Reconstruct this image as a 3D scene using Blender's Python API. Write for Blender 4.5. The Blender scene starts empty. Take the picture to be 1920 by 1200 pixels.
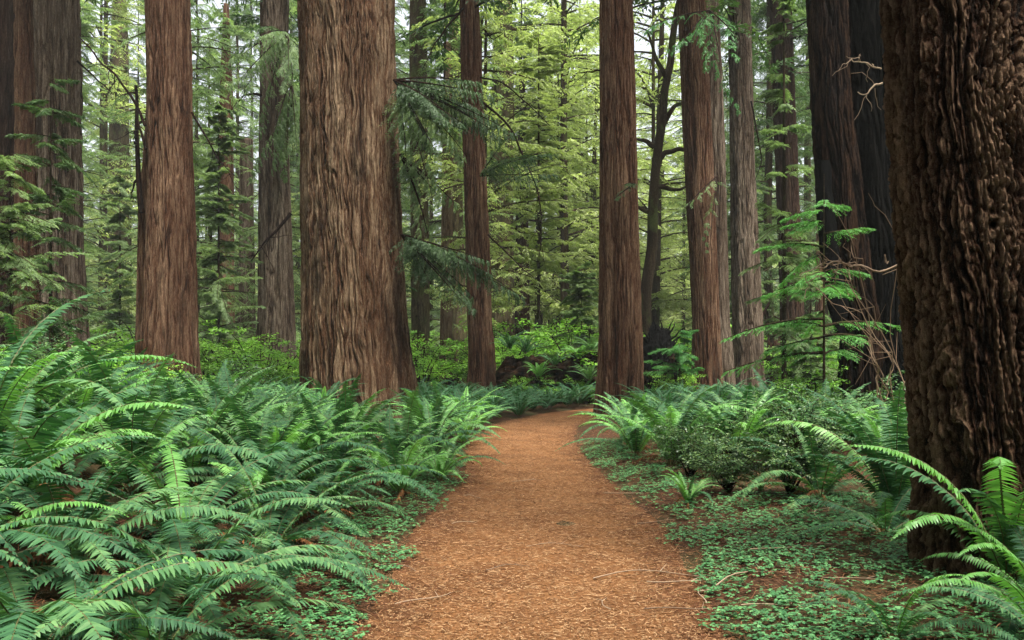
import bpy, math, numpy as np
from mathutils import Vector
rad = math.radians
S = bpy.context.scene
COL = S.collection

# ------------------------------------------------------------------ camera
F = 1660.0; HZ = 680.0; EYE = 1.6          # focal length in photo pixels, horizon row, eye height
cam_d = bpy.data.cameras.new('camera'); cam = bpy.data.objects.new('camera', cam_d); COL.objects.link(cam)
cam_d.sensor_width = 36.0; cam_d.lens = 36.0 * F / 1920; cam_d.shift_y = 80.0 / 1920
cam_d.clip_start = 0.05; cam_d.clip_end = 2000
cam.location = (0, 0, EYE); cam.rotation_euler = (rad(90), 0, 0)
S.camera = cam

# ------------------------------------------------------------------ sky, sun, exposure
SUN_EL, SUN_AZ = 68.0, 140.0        # compass direction of the sun, clockwise from the view direction
world = bpy.data.worlds.new('World'); S.world = world; world.use_nodes = True
wn = world.node_tree; bg = wn.nodes['Background']
sky = wn.nodes.new('ShaderNodeTexSky'); sky.sky_type = 'NISHITA'; sky.sun_disc = False
sky.sun_elevation = rad(SUN_EL); sky.sun_rotation = rad(SUN_AZ)
sky.air_density = 1.0; sky.dust_density = 6.0; sky.ozone_density = 1.0
hs = wn.nodes.new('ShaderNodeHueSaturation'); hs.inputs['Saturation'].default_value = 0.3
wn.links.new(sky.outputs[0], hs.inputs['Color']); wn.links.new(hs.outputs[0], bg.inputs['Color'])
bg.inputs['Strength'].default_value = 0.15
sun_d = bpy.data.lights.new('sun', 'SUN'); sun = bpy.data.objects.new('sun', sun_d); COL.objects.link(sun)
sun_d.energy = 3.0; sun_d.angle = rad(15); sun_d.color = (1.0, 0.95, 0.86)
_e, _a = rad(SUN_EL), rad(SUN_AZ)
sd = Vector((math.sin(_a) * math.cos(_e), math.cos(_a) * math.cos(_e), math.sin(_e)))
sun.rotation_euler = sd.to_track_quat('Z', 'Y').to_euler()
S.view_settings.view_transform = 'Standard'; S.view_settings.look = 'None'
S.view_settings.gamma = 1.0; S.view_settings.exposure = 1.6; S.view_settings.use_curve_mapping = False
cy = S.cycles
cy.max_bounces = 6; cy.diffuse_bounces = 3; cy.glossy_bounces = 2; cy.transmission_bounces = 4
cy.transparent_max_bounces = 4; cy.volume_bounces = 0; cy.caustics_reflective = False; cy.caustics_refractive = False
cy.use_denoising = True; cy.use_adaptive_sampling = True; cy.adaptive_threshold = 0.01
cy.sample_clamp_indirect = 4.0

# ------------------------------------------------------------------ noise
_g = np.random.RandomState(7).normal(size=(256, 3)); _g /= np.linalg.norm(_g, axis=1)[:, None]
def perlin(x, y, z, seed=0):
    x, y, z = np.broadcast_arrays(np.asarray(x, float), np.asarray(y, float), np.asarray(z, float))
    xi, yi, zi = (np.floor(a).astype(np.int64) for a in (x, y, z))
    fx, fy, fz = x - xi, y - yi, z - zi
    u, v, w = (t * t * t * (t * (t * 6 - 15) + 10) for t in (fx, fy, fz))
    def gr(dx, dy, dz):
        h = ((xi + dx) * 73856093) ^ ((yi + dy) * 19349663) ^ ((zi + dz) * 83492791) ^ (seed * 2654435)
        h = (h ^ (h >> 13)) * 1274126177; h = (h ^ (h >> 16)) & 255
        g = _g[h]
        return g[..., 0] * (fx - dx) + g[..., 1] * (fy - dy) + g[..., 2] * (fz - dz)
    l = lambda a, b, t: a + (b - a) * t
    return 1.5 * l(l(l(gr(0,0,0), gr(1,0,0), u), l(gr(0,1,0), gr(1,1,0), u), v),
             l(l(gr(0,0,1), gr(1,0,1), u), l(gr(0,1,1), gr(1,1,1), u), v), w)
def sstep(a, b, x):
    t = np.clip((x - a) / (b - a), 0, 1); return t * t * (3 - 2 * t)

# ------------------------------------------------------------------ mesh helpers
def mesh_np(name, verts, quads=None, tris=None, mats=(), qmat=None, tmat=None, smooth=False, attrs=None):
    me = bpy.data.meshes.new(name)
    verts = np.asarray(verts, np.float32).reshape(-1, 3)
    q = np.zeros((0, 4), np.int32) if quads is None else np.asarray(quads, np.int32).reshape(-1, 4)
    t = np.zeros((0, 3), np.int32) if tris is None else np.asarray(tris, np.int32).reshape(-1, 3)
    me.vertices.add(len(verts)); me.vertices.foreach_set('co', verts.ravel())
    loops = np.concatenate([q.ravel(), t.ravel()]).astype(np.int32)
    me.loops.add(len(loops)); me.loops.foreach_set('vertex_index', loops)
    tot = np.concatenate([np.full(len(q), 4), np.full(len(t), 3)]).astype(np.int32)
    st = np.concatenate([[0], np.cumsum(tot)[:-1]]).astype(np.int32) if len(tot) else np.zeros(0, np.int32)
    me.polygons.add(len(tot)); me.polygons.foreach_set('loop_start', st)
    for m in mats: me.materials.append(m)
    if qmat is not None or tmat is not None:
        mi = np.concatenate([np.zeros(len(q)) if qmat is None else np.broadcast_to(qmat, len(q)),
                             np.zeros(len(t)) if tmat is None else np.broadcast_to(tmat, len(t))]).astype(np.int32)
        me.polygons.foreach_set('material_index', mi)
    me.polygons.foreach_set('use_smooth', np.full(len(tot), bool(smooth)))
    me.update(calc_edges=True)
    for k, a in (attrs or {}).items():
        at = me.attributes.new(k, 'FLOAT', 'POINT'); at.data.foreach_set('value', np.asarray(a, np.float32).ravel())
    return me
def link(name, data, parent=None, loc=(0, 0, 0), rot=(0, 0, 0), sc=1.0):
    o = bpy.data.objects.new(name, data); COL.objects.link(o)
    o.location = loc; o.rotation_euler = rot; o.scale = (sc,) * 3 if isinstance(sc, (int, float)) else sc
    if parent is not None: o.parent = parent
    return o
def tag(o, label=None, cat=None, group=None, kind=None):
    if label: o['label'] = label
    if cat: o['category'] = cat
    if group: o['group'] = group
    if kind: o['kind'] = kind
    return o
class Geo:                                   # gathers pieces for ONE mesh
    def __init__(s): s.v = []; s.q = []; s.t = []; s.qm = []; s.tm = []; s.n = 0
    def add(s, v, q=None, t=None, m=0):
        v = np.asarray(v, float).reshape(-1, 3)
        if q is not None and len(q): s.q.append(np.asarray(q) + s.n); s.qm.append(np.full(len(q), m))
        if t is not None and len(t): s.t.append(np.asarray(t) + s.n); s.tm.append(np.full(len(t), m))
        s.v.append(v); s.n += len(v)
    def mesh(s, name, mats, smooth=False):
        c = lambda a, w: np.concatenate(a) if a else np.zeros((0, w), int)
        c1 = lambda a: np.concatenate(a) if a else np.zeros(0)
        return mesh_np(name, np.concatenate(s.v), c(s.q, 4), c(s.t, 3), mats, c1(s.qm), c1(s.tm), smooth)
    def tube(s, pts, rr, sides=6, m=0):
        pts = np.asarray(pts, float); n = len(pts); rr = np.broadcast_to(rr, n)
        tan = np.gradient(pts, axis=0); tan /= np.linalg.norm(tan, axis=1)[:, None] + 1e-9
        ref = np.array([0, 0, 1.0]) if abs(tan[:, 2]).mean() < .8 else np.array([1.0, 0, 0])
        a = np.cross(tan, ref); a /= np.linalg.norm(a, axis=1)[:, None] + 1e-9
        b = np.cross(tan, a)
        th = np.linspace(0, 2 * np.pi, sides, endpoint=False)
        v = pts[:, None] + rr[:, None, None] * (np.cos(th)[None, :, None] * a[:, None] + np.sin(th)[None, :, None] * b[:, None])
        i = np.arange(n - 1)[:, None] * sides; j = np.arange(sides)[None]; k = (j + 1) % sides
        q = np.stack([i + j, i + k, i + sides + k, i + sides + j], -1).reshape(-1, 4)
        s.add(v, q, None, m)
    def kites(s, p, d, side, L, W, m=0, fat=.4, bend=0.0):      # one pointed blade each
        L = np.broadcast_to(L, len(p))[:, None]; W = np.broadcast_to(W, len(p))[:, None]
        mid = p + d * L * fat
        tip = p + d * L + np.array([0, 0, -1.0]) * L * bend
        v = np.stack([p, mid + side * W / 2, tip, mid - side * W / 2], 1)
        q = np.arange(len(p) * 4).reshape(-1, 4); s.add(v, q, None, m)
def nrm(a): return a / (np.linalg.norm(a, axis=-1, keepdims=True) + 1e-9)
def grid_quads(nr, nc, wrap=False):
    i = np.arange(nr - 1)[:, None]; j = np.arange(nc if wrap else nc - 1)[None]; k = (j + 1) % nc
    return np.stack([i * nc + j, i * nc + k, (i + 1) * nc + k, (i + 1) * nc + j], -1).reshape(-1, 4)

# ------------------------------------------------------------------ materials
def mat(name):
    m = bpy.data.materials.new(name); m.use_nodes = True; nt = m.node_tree
    return m, nt, nt.nodes['Principled BSDF'], nt.nodes['Material Output']
def ramp(nt, fac, stops):
    r = nt.nodes.new('ShaderNodeValToRGB'); el = r.color_ramp.elements
    while len(el) > 1: el.remove(el[-1])
    el[0].position = stops[0][0]; el[0].color = (*stops[0][1], 1)
    for p, c in stops[1:]: e = el.new(p); e.color = (*c, 1)
    nt.links.new(fac, r.inputs[0]); return r.outputs[0]
def noise(nt, scale, coord='Object', vec=(1, 1, 1), detail=4, rough=.6):
    tc = nt.nodes.new('ShaderNodeTexCoord'); mp = nt.nodes.new('ShaderNodeMapping'); mp.inputs['Scale'].default_value = vec
    n = nt.nodes.new('ShaderNodeTexNoise'); n.inputs['Scale'].default_value = scale
    n.inputs['Detail'].default_value = detail; n.inputs['Roughness'].default_value = rough
    nt.links.new(tc.outputs[coord], mp.inputs[0]); nt.links.new(mp.outputs[0], n.inputs['Vector']); return n.outputs['Fac']
def mixc(nt, fac, a, b, mode='MIX'):
    x = nt.nodes.new('ShaderNodeMix'); x.data_type = 'RGBA'; x.blend_type = mode
    for s_, v in ((0, fac), (6, a), (7, b)):
        if hasattr(v, 'is_linked') or hasattr(v, 'links'): nt.links.new(v, x.inputs[s_])
        else: x.inputs[s_].default_value = v if s_ == 0 else (*v, 1)
    return x.outputs[2]
def mth(nt, op, a, b=0.0, c=0.0):
    x = nt.nodes.new('ShaderNodeMath'); x.operation = op
    for i, v in enumerate((a, b, c)):
        if hasattr(v, 'links'): nt.links.new(v, x.inputs[i])
        else: x.inputs[i].default_value = v
    return x.outputs[0]
def bump(nt, bs, h, strength, dist):
    b = nt.nodes.new('ShaderNodeBump'); b.inputs['Strength'].default_value = strength; b.inputs['Distance'].default_value = dist
    nt.links.new(h, b.inputs['Height']); nt.links.new(b.outputs[0], bs.inputs['Normal'])

def leaf_mat(name, lo, mid, hi, transl=.3, rough=.45, spec=.4, objvar=.5, clump=0.0):
    m, nt, bs, out = mat(name)
    ge = nt.nodes.new('ShaderNodeNewGeometry'); oi = nt.nodes.new('ShaderNodeObjectInfo')
    f = mth(nt, 'ADD', mth(nt, 'MULTIPLY', ge.outputs['Random Per Island'], 1 - objvar), mth(nt, 'MULTIPLY', oi.outputs['Random'], objvar))
    if clump:
        n = noise(nt, clump, 'Object', detail=2)
        f = mth(nt, 'ADD', mth(nt, 'MULTIPLY', f, .45), mth(nt, 'MULTIPLY', mth(nt, 'MULTIPLY_ADD', n, 2.6, -.8), .55))
    c = ramp(nt, f, [(0, lo), (.5, mid), (1, hi)])
    nt.links.new(c, bs.inputs['Base Color']); bs.inputs['Roughness'].default_value = rough
    bs.inputs['Specular IOR Level'].default_value = spec
    if transl:
        tr = nt.nodes.new('ShaderNodeBsdfTranslucent'); mx = nt.nodes.new('ShaderNodeMixShader'); mx.inputs[0].default_value = transl
        c2 = mixc(nt, 1.0, c, (1.0, 1.15, .55), 'MULTIPLY')
        nt.links.new(c2, tr.inputs[0]); nt.links.new(bs.outputs[0], mx.inputs[1]); nt.links.new(tr.outputs[0], mx.inputs[2])
        nt.links.new(mx.outputs[0], out.inputs['Surface'])
    return m
M_FERN = leaf_mat('fern_leaf', (.012, .045, .021), (.042, .125, .050), (.13, .255, .088), .28, .62, .22, .6)
M_FERNL = leaf_mat('young_fern_leaf', (.08, .22, .05), (.13, .32, .075), (.19, .40, .10), .35, .42, .4, .7)
M_DEAD = leaf_mat('dead_fern_leaf', (.06, .025, .012), (.16, .07, .028), (.30, .15, .06), .15, .8, .1, .6)
M_STEM = leaf_mat('fern_stem', (.05, .05, .018), (.08, .075, .026), (.11, .10, .035), 0, .6, .3)
M_CON_D = leaf_mat('dark_conifer_needles', (.022, .048, .017), (.050, .10, .034), (.105, .17, .056), .35, .5, .3, .35, .55)
M_CON_M = leaf_mat('conifer_needles', (.07, .12, .055), (.17, .25, .11), (.33, .42, .20), .5, .5, .3, .35, .5)  # needles paled and greyed in colour to imitate hazy distance
M_CON_B = leaf_mat('fresh_conifer_needles', (.04, .14, .035), (.08, .24, .06), (.14, .34, .09), .4, .5, .3, .5)
M_BUSH = leaf_mat('bright_bush_leaf', (.09, .23, .03), (.20, .41, .06), (.36, .56, .10), .5, .5, .35, .35, .8)
M_BUSHD = leaf_mat('shrub_leaf', (.025, .07, .026), (.065, .145, .05), (.17, .25, .08), .3, .35, .5, .2)
M_YEL = leaf_mat('pale_yellow_green_leaf', (.20, .25, .10), (.36, .42, .18), (.54, .58, .31), .5, .6, .2, .35, .4)  # leaf colour brightened for a sunlit clearing and greyed to imitate haze
M_CLOVER = leaf_mat('clover_leaf', (.028, .10, .034), (.06, .185, .066), (.13, .30, .11), .25, .5, .3, .0)
M_CHIP = leaf_mat('bark_chip', (.06, .025, .010), (.175, .080, .031), (.37, .235, .125), 0, .85, .15, .0)
M_NEEDLE = leaf_mat('fallen_needle', (.035, .012, .006), (.10, .038, .017), (.26, .13, .06), 0, .85, .15, .0)
M_MOSSL = leaf_mat('moss_tuft', (.04, .06, .015), (.08, .11, .03), (.14, .17, .05), .3, .9, .1, .2)

def bark_mat(name, furrow, mid, crest, lichen=(.22, .23, .19), lich=.15, moss=None, vs=(6, 6, .45), bs_=1.0, wr=.52, wn=3.6):
    m, nt, bs, out = mat(name)
    at = nt.nodes.new('ShaderNodeAttribute'); at.attribute_name = 'ridge'
    n1 = noise(nt, 3.0, vec=vs, detail=6, rough=.65)
    n2 = noise(nt, 9.0, vec=(vs[0], vs[1], vs[2] * 3), detail=5, rough=.75)
    n3 = noise(nt, .5, vec=(1, 1, .35), detail=2)
    f = mth(nt, 'ADD', mth(nt, 'MULTIPLY_ADD', at.outputs['Fac'], wr, (.42 - wr) * .75), mth(nt, 'MULTIPLY', mth(nt, 'MULTIPLY_ADD', n1, wn, .5 - wn / 2), .50))
    nb = noise(nt, 1.5, vec=(2.2, 2.2, .16), detail=5, rough=.6)
    f = mth(nt, 'ADD', f, mth(nt, 'MULTIPLY_ADD', nb, 1.5, -.78))
    c = ramp(nt, f, [(.10, furrow), (.42, mid), (.8, crest), (1, tuple(x * 1.5 for x in crest))])
    c = mixc(nt, ramp(nt, n3, [(.35, (0, 0, 0)), (.65, (1, 1, 1))]), c, mixc(nt, .55, c, mid))
    lf = mth(nt, 'MULTIPLY', mth(nt, 'MULTIPLY_ADD', n2, 7, -3.9), lich); lf = mth(nt, 'MAXIMUM', mth(nt, 'MINIMUM', lf, .8), 0)
    c = mixc(nt, lf, c, lichen)
    dk = noise(nt, .9, vec=(1.3, 1.3, .22), detail=6, rough=.65)
    c = mixc(nt, mth(nt, 'MINIMUM', mth(nt, 'MAXIMUM', mth(nt, 'MULTIPLY_ADD', dk, 7, -3.9), 0), .8), c, furrow)
    if moss:
        mf = mth(nt, 'MINIMUM', mth(nt, 'MAXIMUM', mth(nt, 'MULTIPLY_ADD', noise(nt, 1.6, vec=(1, 1, .6), detail=5), 5, -2.6), 0), .8)
        c = mixc(nt, mf, c, moss)
    nt.links.new(c, bs.inputs['Base Color']); bs.inputs['Roughness'].default_value = .95; bs.inputs['Specular IOR Level'].default_value = .08
    h = mth(nt, 'ADD', n1, mth(nt, 'MULTIPLY', n2, .9)); bump(nt, bs, h, bs_, .06)
    c = mixc(nt, 1.0, c, ramp(nt, n2, [(.3, (.45, .45, .45)), (.5, (1, 1, 1)), (.7, (1.5, 1.5, 1.5))]), 'MULTIPLY'); nt.links.new(c, bs.inputs['Base Color'])
    return m
B_RED = bark_mat('redwood_bark', (.006, .003, .002), (.068, .028, .014), (.175, .105, .064), lich=.2)
B_BIG = bark_mat('weathered_redwood_bark', (.008, .004, .0025), (.085, .040, .020), (.24, .165, .102), (.25, .26, .21), .28)
B_GREY = bark_mat('grey_redwood_bark', (.010, .006, .004), (.070, .045, .030), (.20, .155, .115), lich=.3)
B_FIR = bark_mat('fir_bark', (.003, .0015, .001), (.062, .027, .014), (.20, .125, .078), (.22, .20, .15), .45, vs=(14, 14, 6), bs_=1.0, wr=.95, wn=2.4)  # crests lightened and furrows darkened to paint in highlights and relief
B_CHAR = bark_mat('charred_and_hollow_bark', (.001, .001, .001), (.002, .0018, .0015), (.006, .005, .004), lich=0, bs_=.8)
B_BURNT = bark_mat('burnt_bark', (.0015, .001, .001), (.008, .004, .003), (.045, .023, .013), lich=.05)
B_LOG = bark_mat('log_bark', (.003, .002, .001), (.022, .011, .006), (.075, .038, .02), lich=.05, moss=(.05, .075, .02), vs=(.8, 5, 5))
B_DARK = bark_mat('dark_bark', (.006, .003, .002), (.030, .013, .008), (.07, .042, .027), lich=.08)
B_MOSSY = bark_mat('mossy_bark', (.02, .012, .007), (.06, .042, .022), (.12, .10, .05), lich=.2, moss=(.07, .09, .025))
B_PALE = bark_mat('pale_bark', (.06, .035, .02), (.15, .09, .055), (.24, .17, .11), lich=.3)
M_TWIG = leaf_mat('dead_twig', (.10, .06, .035), (.22, .15, .10), (.38, .29, .2), 0, .8, .2, .6)

m, nt, bs, out = mat('forest_floor'); M_GROUND = m
c = ramp(nt, noise(nt, 22, detail=8, rough=.75), [(.3, (.010, .005, .003)), (.5, (.042, .020, .010)), (.7, (.11, .06, .03))])
c = mixc(nt, ramp(nt, noise(nt, .8, detail=3), [(.45, (0, 0, 0)), (.62, (.5, .5, .5))]), c, (.03, .05, .018))
nt.links.new(c, bs.inputs['Base Color']); bs.inputs['Roughness'].default_value = .95; bs.inputs['Specular IOR Level'].default_value = .1
bump(nt, bs, noise(nt, 30, detail=6), .8, .03)
m, nt, bs, out = mat('mulch_path'); M_PATH = m
n_a = noise(nt, 26, vec=(1, 1.6, 1), detail=9, rough=.8); n_b = noise(nt, 1.3, detail=4)
c = ramp(nt, n_a, [(.28, (.05, .018, .007)), (.45, (.14, .058, .021)), (.58, (.22, .108, .044)), (.75, (.34, .20, .10))])
c = mixc(nt, ramp(nt, n_b, [(.38, (.8, .8, .8)), (.58, (0, 0, 0))]), c, (.10, .042, .016))
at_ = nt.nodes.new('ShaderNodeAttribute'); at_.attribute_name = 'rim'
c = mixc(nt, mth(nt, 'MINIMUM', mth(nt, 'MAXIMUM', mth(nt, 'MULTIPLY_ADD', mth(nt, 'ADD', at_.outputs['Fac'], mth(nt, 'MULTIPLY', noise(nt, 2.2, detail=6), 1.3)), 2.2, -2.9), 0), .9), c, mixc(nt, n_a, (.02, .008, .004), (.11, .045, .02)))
nt.links.new(c, bs.inputs['Base Color']); bs.inputs['Roughness'].default_value = .95; bs.inputs['Specular IOR Level'].default_value = .1
bump(nt, bs, noise(nt, 40, detail=7, rough=.75), .9, .02)

# ------------------------------------------------------------------ the lie of the land
PY = np.array([-6, 2, 5.1, 8.3, 12, 15.6, 19, 22, 24, 26.5, 28.5, 30.5, 33, 38.])
PC = np.array([.2, .18, .17, .27, .34, .18, .22, .48, .95, 1.62, 2.35, 3.9, 6.6, 13.])
PW = np.array([1.0, 1.0, .98, 1.12, .90, .96, 1.02, 1.05, 1.05, 1.0, 1.05, 1.3, 2.1, 2.6])
def path_c(y): return np.interp(y, PY, PC)
def path_w(y): return np.interp(y, PY, PW)
def off_path(x, y):                                   # metres outside the path edge (negative on it)
    return np.abs(x - path_c(y)) - path_w(y)
def hgt(x, y):
    x = np.asarray(x, float); y = np.asarray(y, float)
    d = np.clip(off_path(x, y), 0, 50)
    d = np.where(y > 34, 3.0, d)
    h = .07 * sstep(0, .6, d) + .05 * perlin(x * .8, y * .8, 0.3, 3) * sstep(.2, 1.5, d)
    h = h + .70 * sstep(1.4, 5.5, -(x - path_c(y))) * sstep(15, 7.5, y) * (x < path_c(y))
    h = h + .42 * sstep(3, 7, -x) * sstep(32, 14, y) * sstep(4, 8, y)
    h = h + .14 * sstep(.8, 3.6, (x - path_c(y))) * sstep(18, 9, y) * (x > path_c(y)) * sstep(2.5, 5.5, y)
    h = h + .20 * perlin(x * .12, y * .12, 0.7, 9) * sstep(1.5, 6, d) * sstep(8, 16, y)
    h = h + .5 * sstep(36, 70, y) + 5 * sstep(90, 260, np.hypot(x, y))
    return h
xs = np.sinh(np.linspace(-6.2, 6.2, 461)) * .9; ys = np.concatenate([-np.geomspace(300, 4, 24), np.arange(-3.5, 30, .12), np.geomspace(30, 420, 110)])
gx, gy = np.meshgrid(xs, ys)
gz = hgt(gx, gy) + .018 * perlin(gx * 5, gy * 5, 0, 5) * sstep(0.05, .4, off_path(gx, gy)) - .006 * (off_path(gx, gy) < .1)
me = mesh_np('forest_floor', np.stack([gx, gy, gz], -1), grid_quads(len(ys), len(xs)), mats=[M_GROUND], smooth=True)
tag(link('ground', me), kind='structure')
ys = np.arange(-5, 37, .08); us = np.linspace(-1, 1, 41)
ce = path_c(ys)[:, None]; wd = path_w(ys)[:, None]
yy = np.repeat(ys[:, None], 41, 1)
edge = 1 + .07 * perlin(yy * 1.1, us[None] * .5 + 5, 1.0, 11) + .05 * perlin(yy * 4, us[None], 3.0, 12)
px_ = ce + us[None] * (wd + .08) * edge
pz_ = .012 + .010 * perlin(px_ * 3, yy * 3, 0, 21) + .02 * perlin(px_ * .7, yy * .7, 0, 22) * (1 - us[None] ** 2) - .006 * us[None] ** 8
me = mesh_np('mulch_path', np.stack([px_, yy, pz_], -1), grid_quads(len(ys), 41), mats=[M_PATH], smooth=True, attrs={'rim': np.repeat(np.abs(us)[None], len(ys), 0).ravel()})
tag(link('path', me), kind='structure')

def W(px, py, d):                                     # where a feature at distance d stands
    return np.array([(px - 960) / F * d, d, EYE - (py - HZ) / F * d])

# ------------------------------------------------------------------ trunks
def trunk_mesh(name, prof, d, zt, material, seed=1, ridge_w=.11, ridge_l=1.3, depth=.05, nt_=220, dz=.06, flute=.05, nfl=7, top_jag=0,
               base_z=None, warp=.6, taper=.35, ox=0.0, oy=0.0, notch=None, lobes=.35, rough=0.0, fw=.22):
    """prof: (row, left, right) edges measured at distance d -> one round trunk; local origin (ox, oy, base_z)."""
    p = np.array(sorted(prof, key=lambda r: -r[0]), float)
    zz = EYE - (p[:, 0] - HZ) / F * d; cx = ((p[:, 1] + p[:, 2]) / 2 - 960) / F * d; rr = (p[:, 2] - p[:, 1]) / 2 / F * d
    z = np.arange(base_z - .25, zt, dz)
    sl = (cx[-1] - cx[-2]) / max(zz[-1] - zz[-2], .1)
    zi = np.minimum(z, zz[-1]); c = np.interp(zi, zz, cx) + np.clip(z - zz[-1], 0, None) * sl * .8
    r = np.interp(zi, zz, rr); r = r * (1 - (1 - taper) * np.clip((z - zz[-1]) / max(zt - zz[-1], .1), 0, 1))
    k = np.ones(9) / 9                                  # soften the kinks of the profile
    if len(z) > 40:
        pad = lambda a: np.convolve(np.pad(a, 4, 'edge'), k, 'valid'); c = pad(c); r = pad(r)
    th = np.linspace(0, 2 * np.pi, nt_, endpoint=False)
    T, Z = np.meshgrid(th, z); R = np.repeat(r[:, None], nt_, 1)
    ct, st = np.cos(T), np.sin(T); r0 = rr.mean()
    zb = np.clip(Z - base_z, 0, None)
    w1 = perlin(ct * 1.3, st * 1.3, Z * .35, seed) ; w2 = perlin(ct * r0 / .3, st * r0 / .3, Z * 1.1, seed + 5)
    fl = np.cos(nfl * T + 3 * w1 + seed) * .5 + perlin(ct * nfl * .5, st * nfl * .5, Z * .12, seed + 2)
    Rr = R * (1 + flute * fl * (1 + lobes * 10 * np.exp(-zb / 1.4)) )
    U = warp * .12 * w2
    a = r0 / ridge_w / 2.2
    tx = np.cos(T + U / r0) * a * 2; ty = np.sin(T + U / r0) * a * 2
    if rough:
        jt = perlin(T * r0 / .035, 2.5, Z / .06, seed + 41) * .10 + perlin(T * r0 / .10, 4.5, Z / .16, seed + 42) * .16
        tx = tx + jt * np.cos(T); ty = ty + jt * np.sin(T); tx = tx - jt * 1.6 * np.sin(T); ty = ty + jt * 1.6 * np.cos(T)
    n = perlin(tx, ty, Z / ridge_l + w1, seed + 11)
    n2 = perlin(tx * 2.1, ty * 2.1, Z / ridge_l * 1.7, seed + 12)
    n3 = perlin(tx * 4.3, ty * 4.3, Z / ridge_l * 5, seed + 13)
    f = sstep(.0, fw, np.abs(n)) * .52 + sstep(0, fw, np.abs(n2)) * .28 + .26 * (n3 + .5)
    Rr = Rr + depth * (f - .65) + R * .035 * perlin(ct * .9, st * .9, Z * .45, seed + 17) + R * .02 * perlin(ct * 2.2, st * 2.2, Z * 1.4, seed + 19)
    if rough:
        ck = sstep(.0, .16, np.abs(perlin(tx * .9, ty * .9, Z / .16 + 2 * w1, seed + 27))); Rr = Rr - depth * .2 * (1 - ck); f = f * (.75 + .25 * ck)
        n4 = perlin(T * r0 / .018, 0.5, Z / .055, seed + 23) + .6 * perlin(T * r0 / .04, 7.5, Z / .14, seed + 24)
        n4 = .5 - 2.2 * np.abs(n4); Rr = Rr + rough * n4 * (.35 + .65 * f); f = np.clip(f + .22 * n4, 0, 1.2)
    X = c[:, None] + Rr * ct - ox; Y = d + Rr * st - oy
    if notch is not None: X, Y = notch(X, Y, Z, T)
    if top_jag:
        j = top_jag * perlin(ct * 2.2, st * 2.2, 0, seed + 31) + top_jag * .4 * perlin(ct * 7, st * 7, 0, seed + 32)
        Zn = np.where(Z > zt - 3 * top_jag, Z + j * (Z - (zt - 3 * top_jag)) / (3 * top_jag) * 2.0, Z)
        Z = Zn
    v = np.stack([X, Y, Z - base_z], -1).reshape(-1, 3)
    q = grid_quads(len(z), nt_, True)
    v = np.vstack([v, [[v[-nt_:, 0].mean(), v[-nt_:, 1].mean(), v[-nt_:, 2].mean() - (top_jag * 1.2)]]])
    b = (len(z) - 1) * nt_; jj = np.arange(nt_)
    t = np.stack([b + jj, b + (jj + 1) % nt_, np.full(nt_, len(v) - 1)], -1)
    return mesh_np(name, v, q, t, [material], smooth=not rough, attrs={'ridge': np.append(f.ravel(), .3)})

TR = []                                               # trunks to keep plants out of: x, y, radius
def trunk_thing(kind, profs, d, label, cat, material, zt=34, group=None, crown=True, **kw):
    p0 = profs[0]; base = max(p0, key=lambda r: r[0])
    bx_ = ((base[1] + base[2]) / 2 - 960) / F * d; bz = float(hgt(bx_, d)); rad_ = (base[2] - base[1]) / 2 / F * d
    root = link(kind, None, loc=(bx_, d, bz)); tag(root, label, cat, group)
    for i, p in enumerate(profs):
        k = dict(kw); mt = material[i] if isinstance(material, (list, tuple)) else material
        k['seed'] = kw.get('seed', 1) + i * 7
        dd = d + (.5 * i if i else 0)
        link('trunk', trunk_mesh(kind + '_trunk', p, dd, zt * (1 - .1 * i), mt, ox=bx_, oy=d, base_z=bz, **k), root)
        bb = max(p, key=lambda r: r[0]); TR.append((((bb[1] + bb[2]) / 2 - 960) / F * dd, dd, (bb[2] - bb[1]) / 2 / F * dd))
    return root

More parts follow.
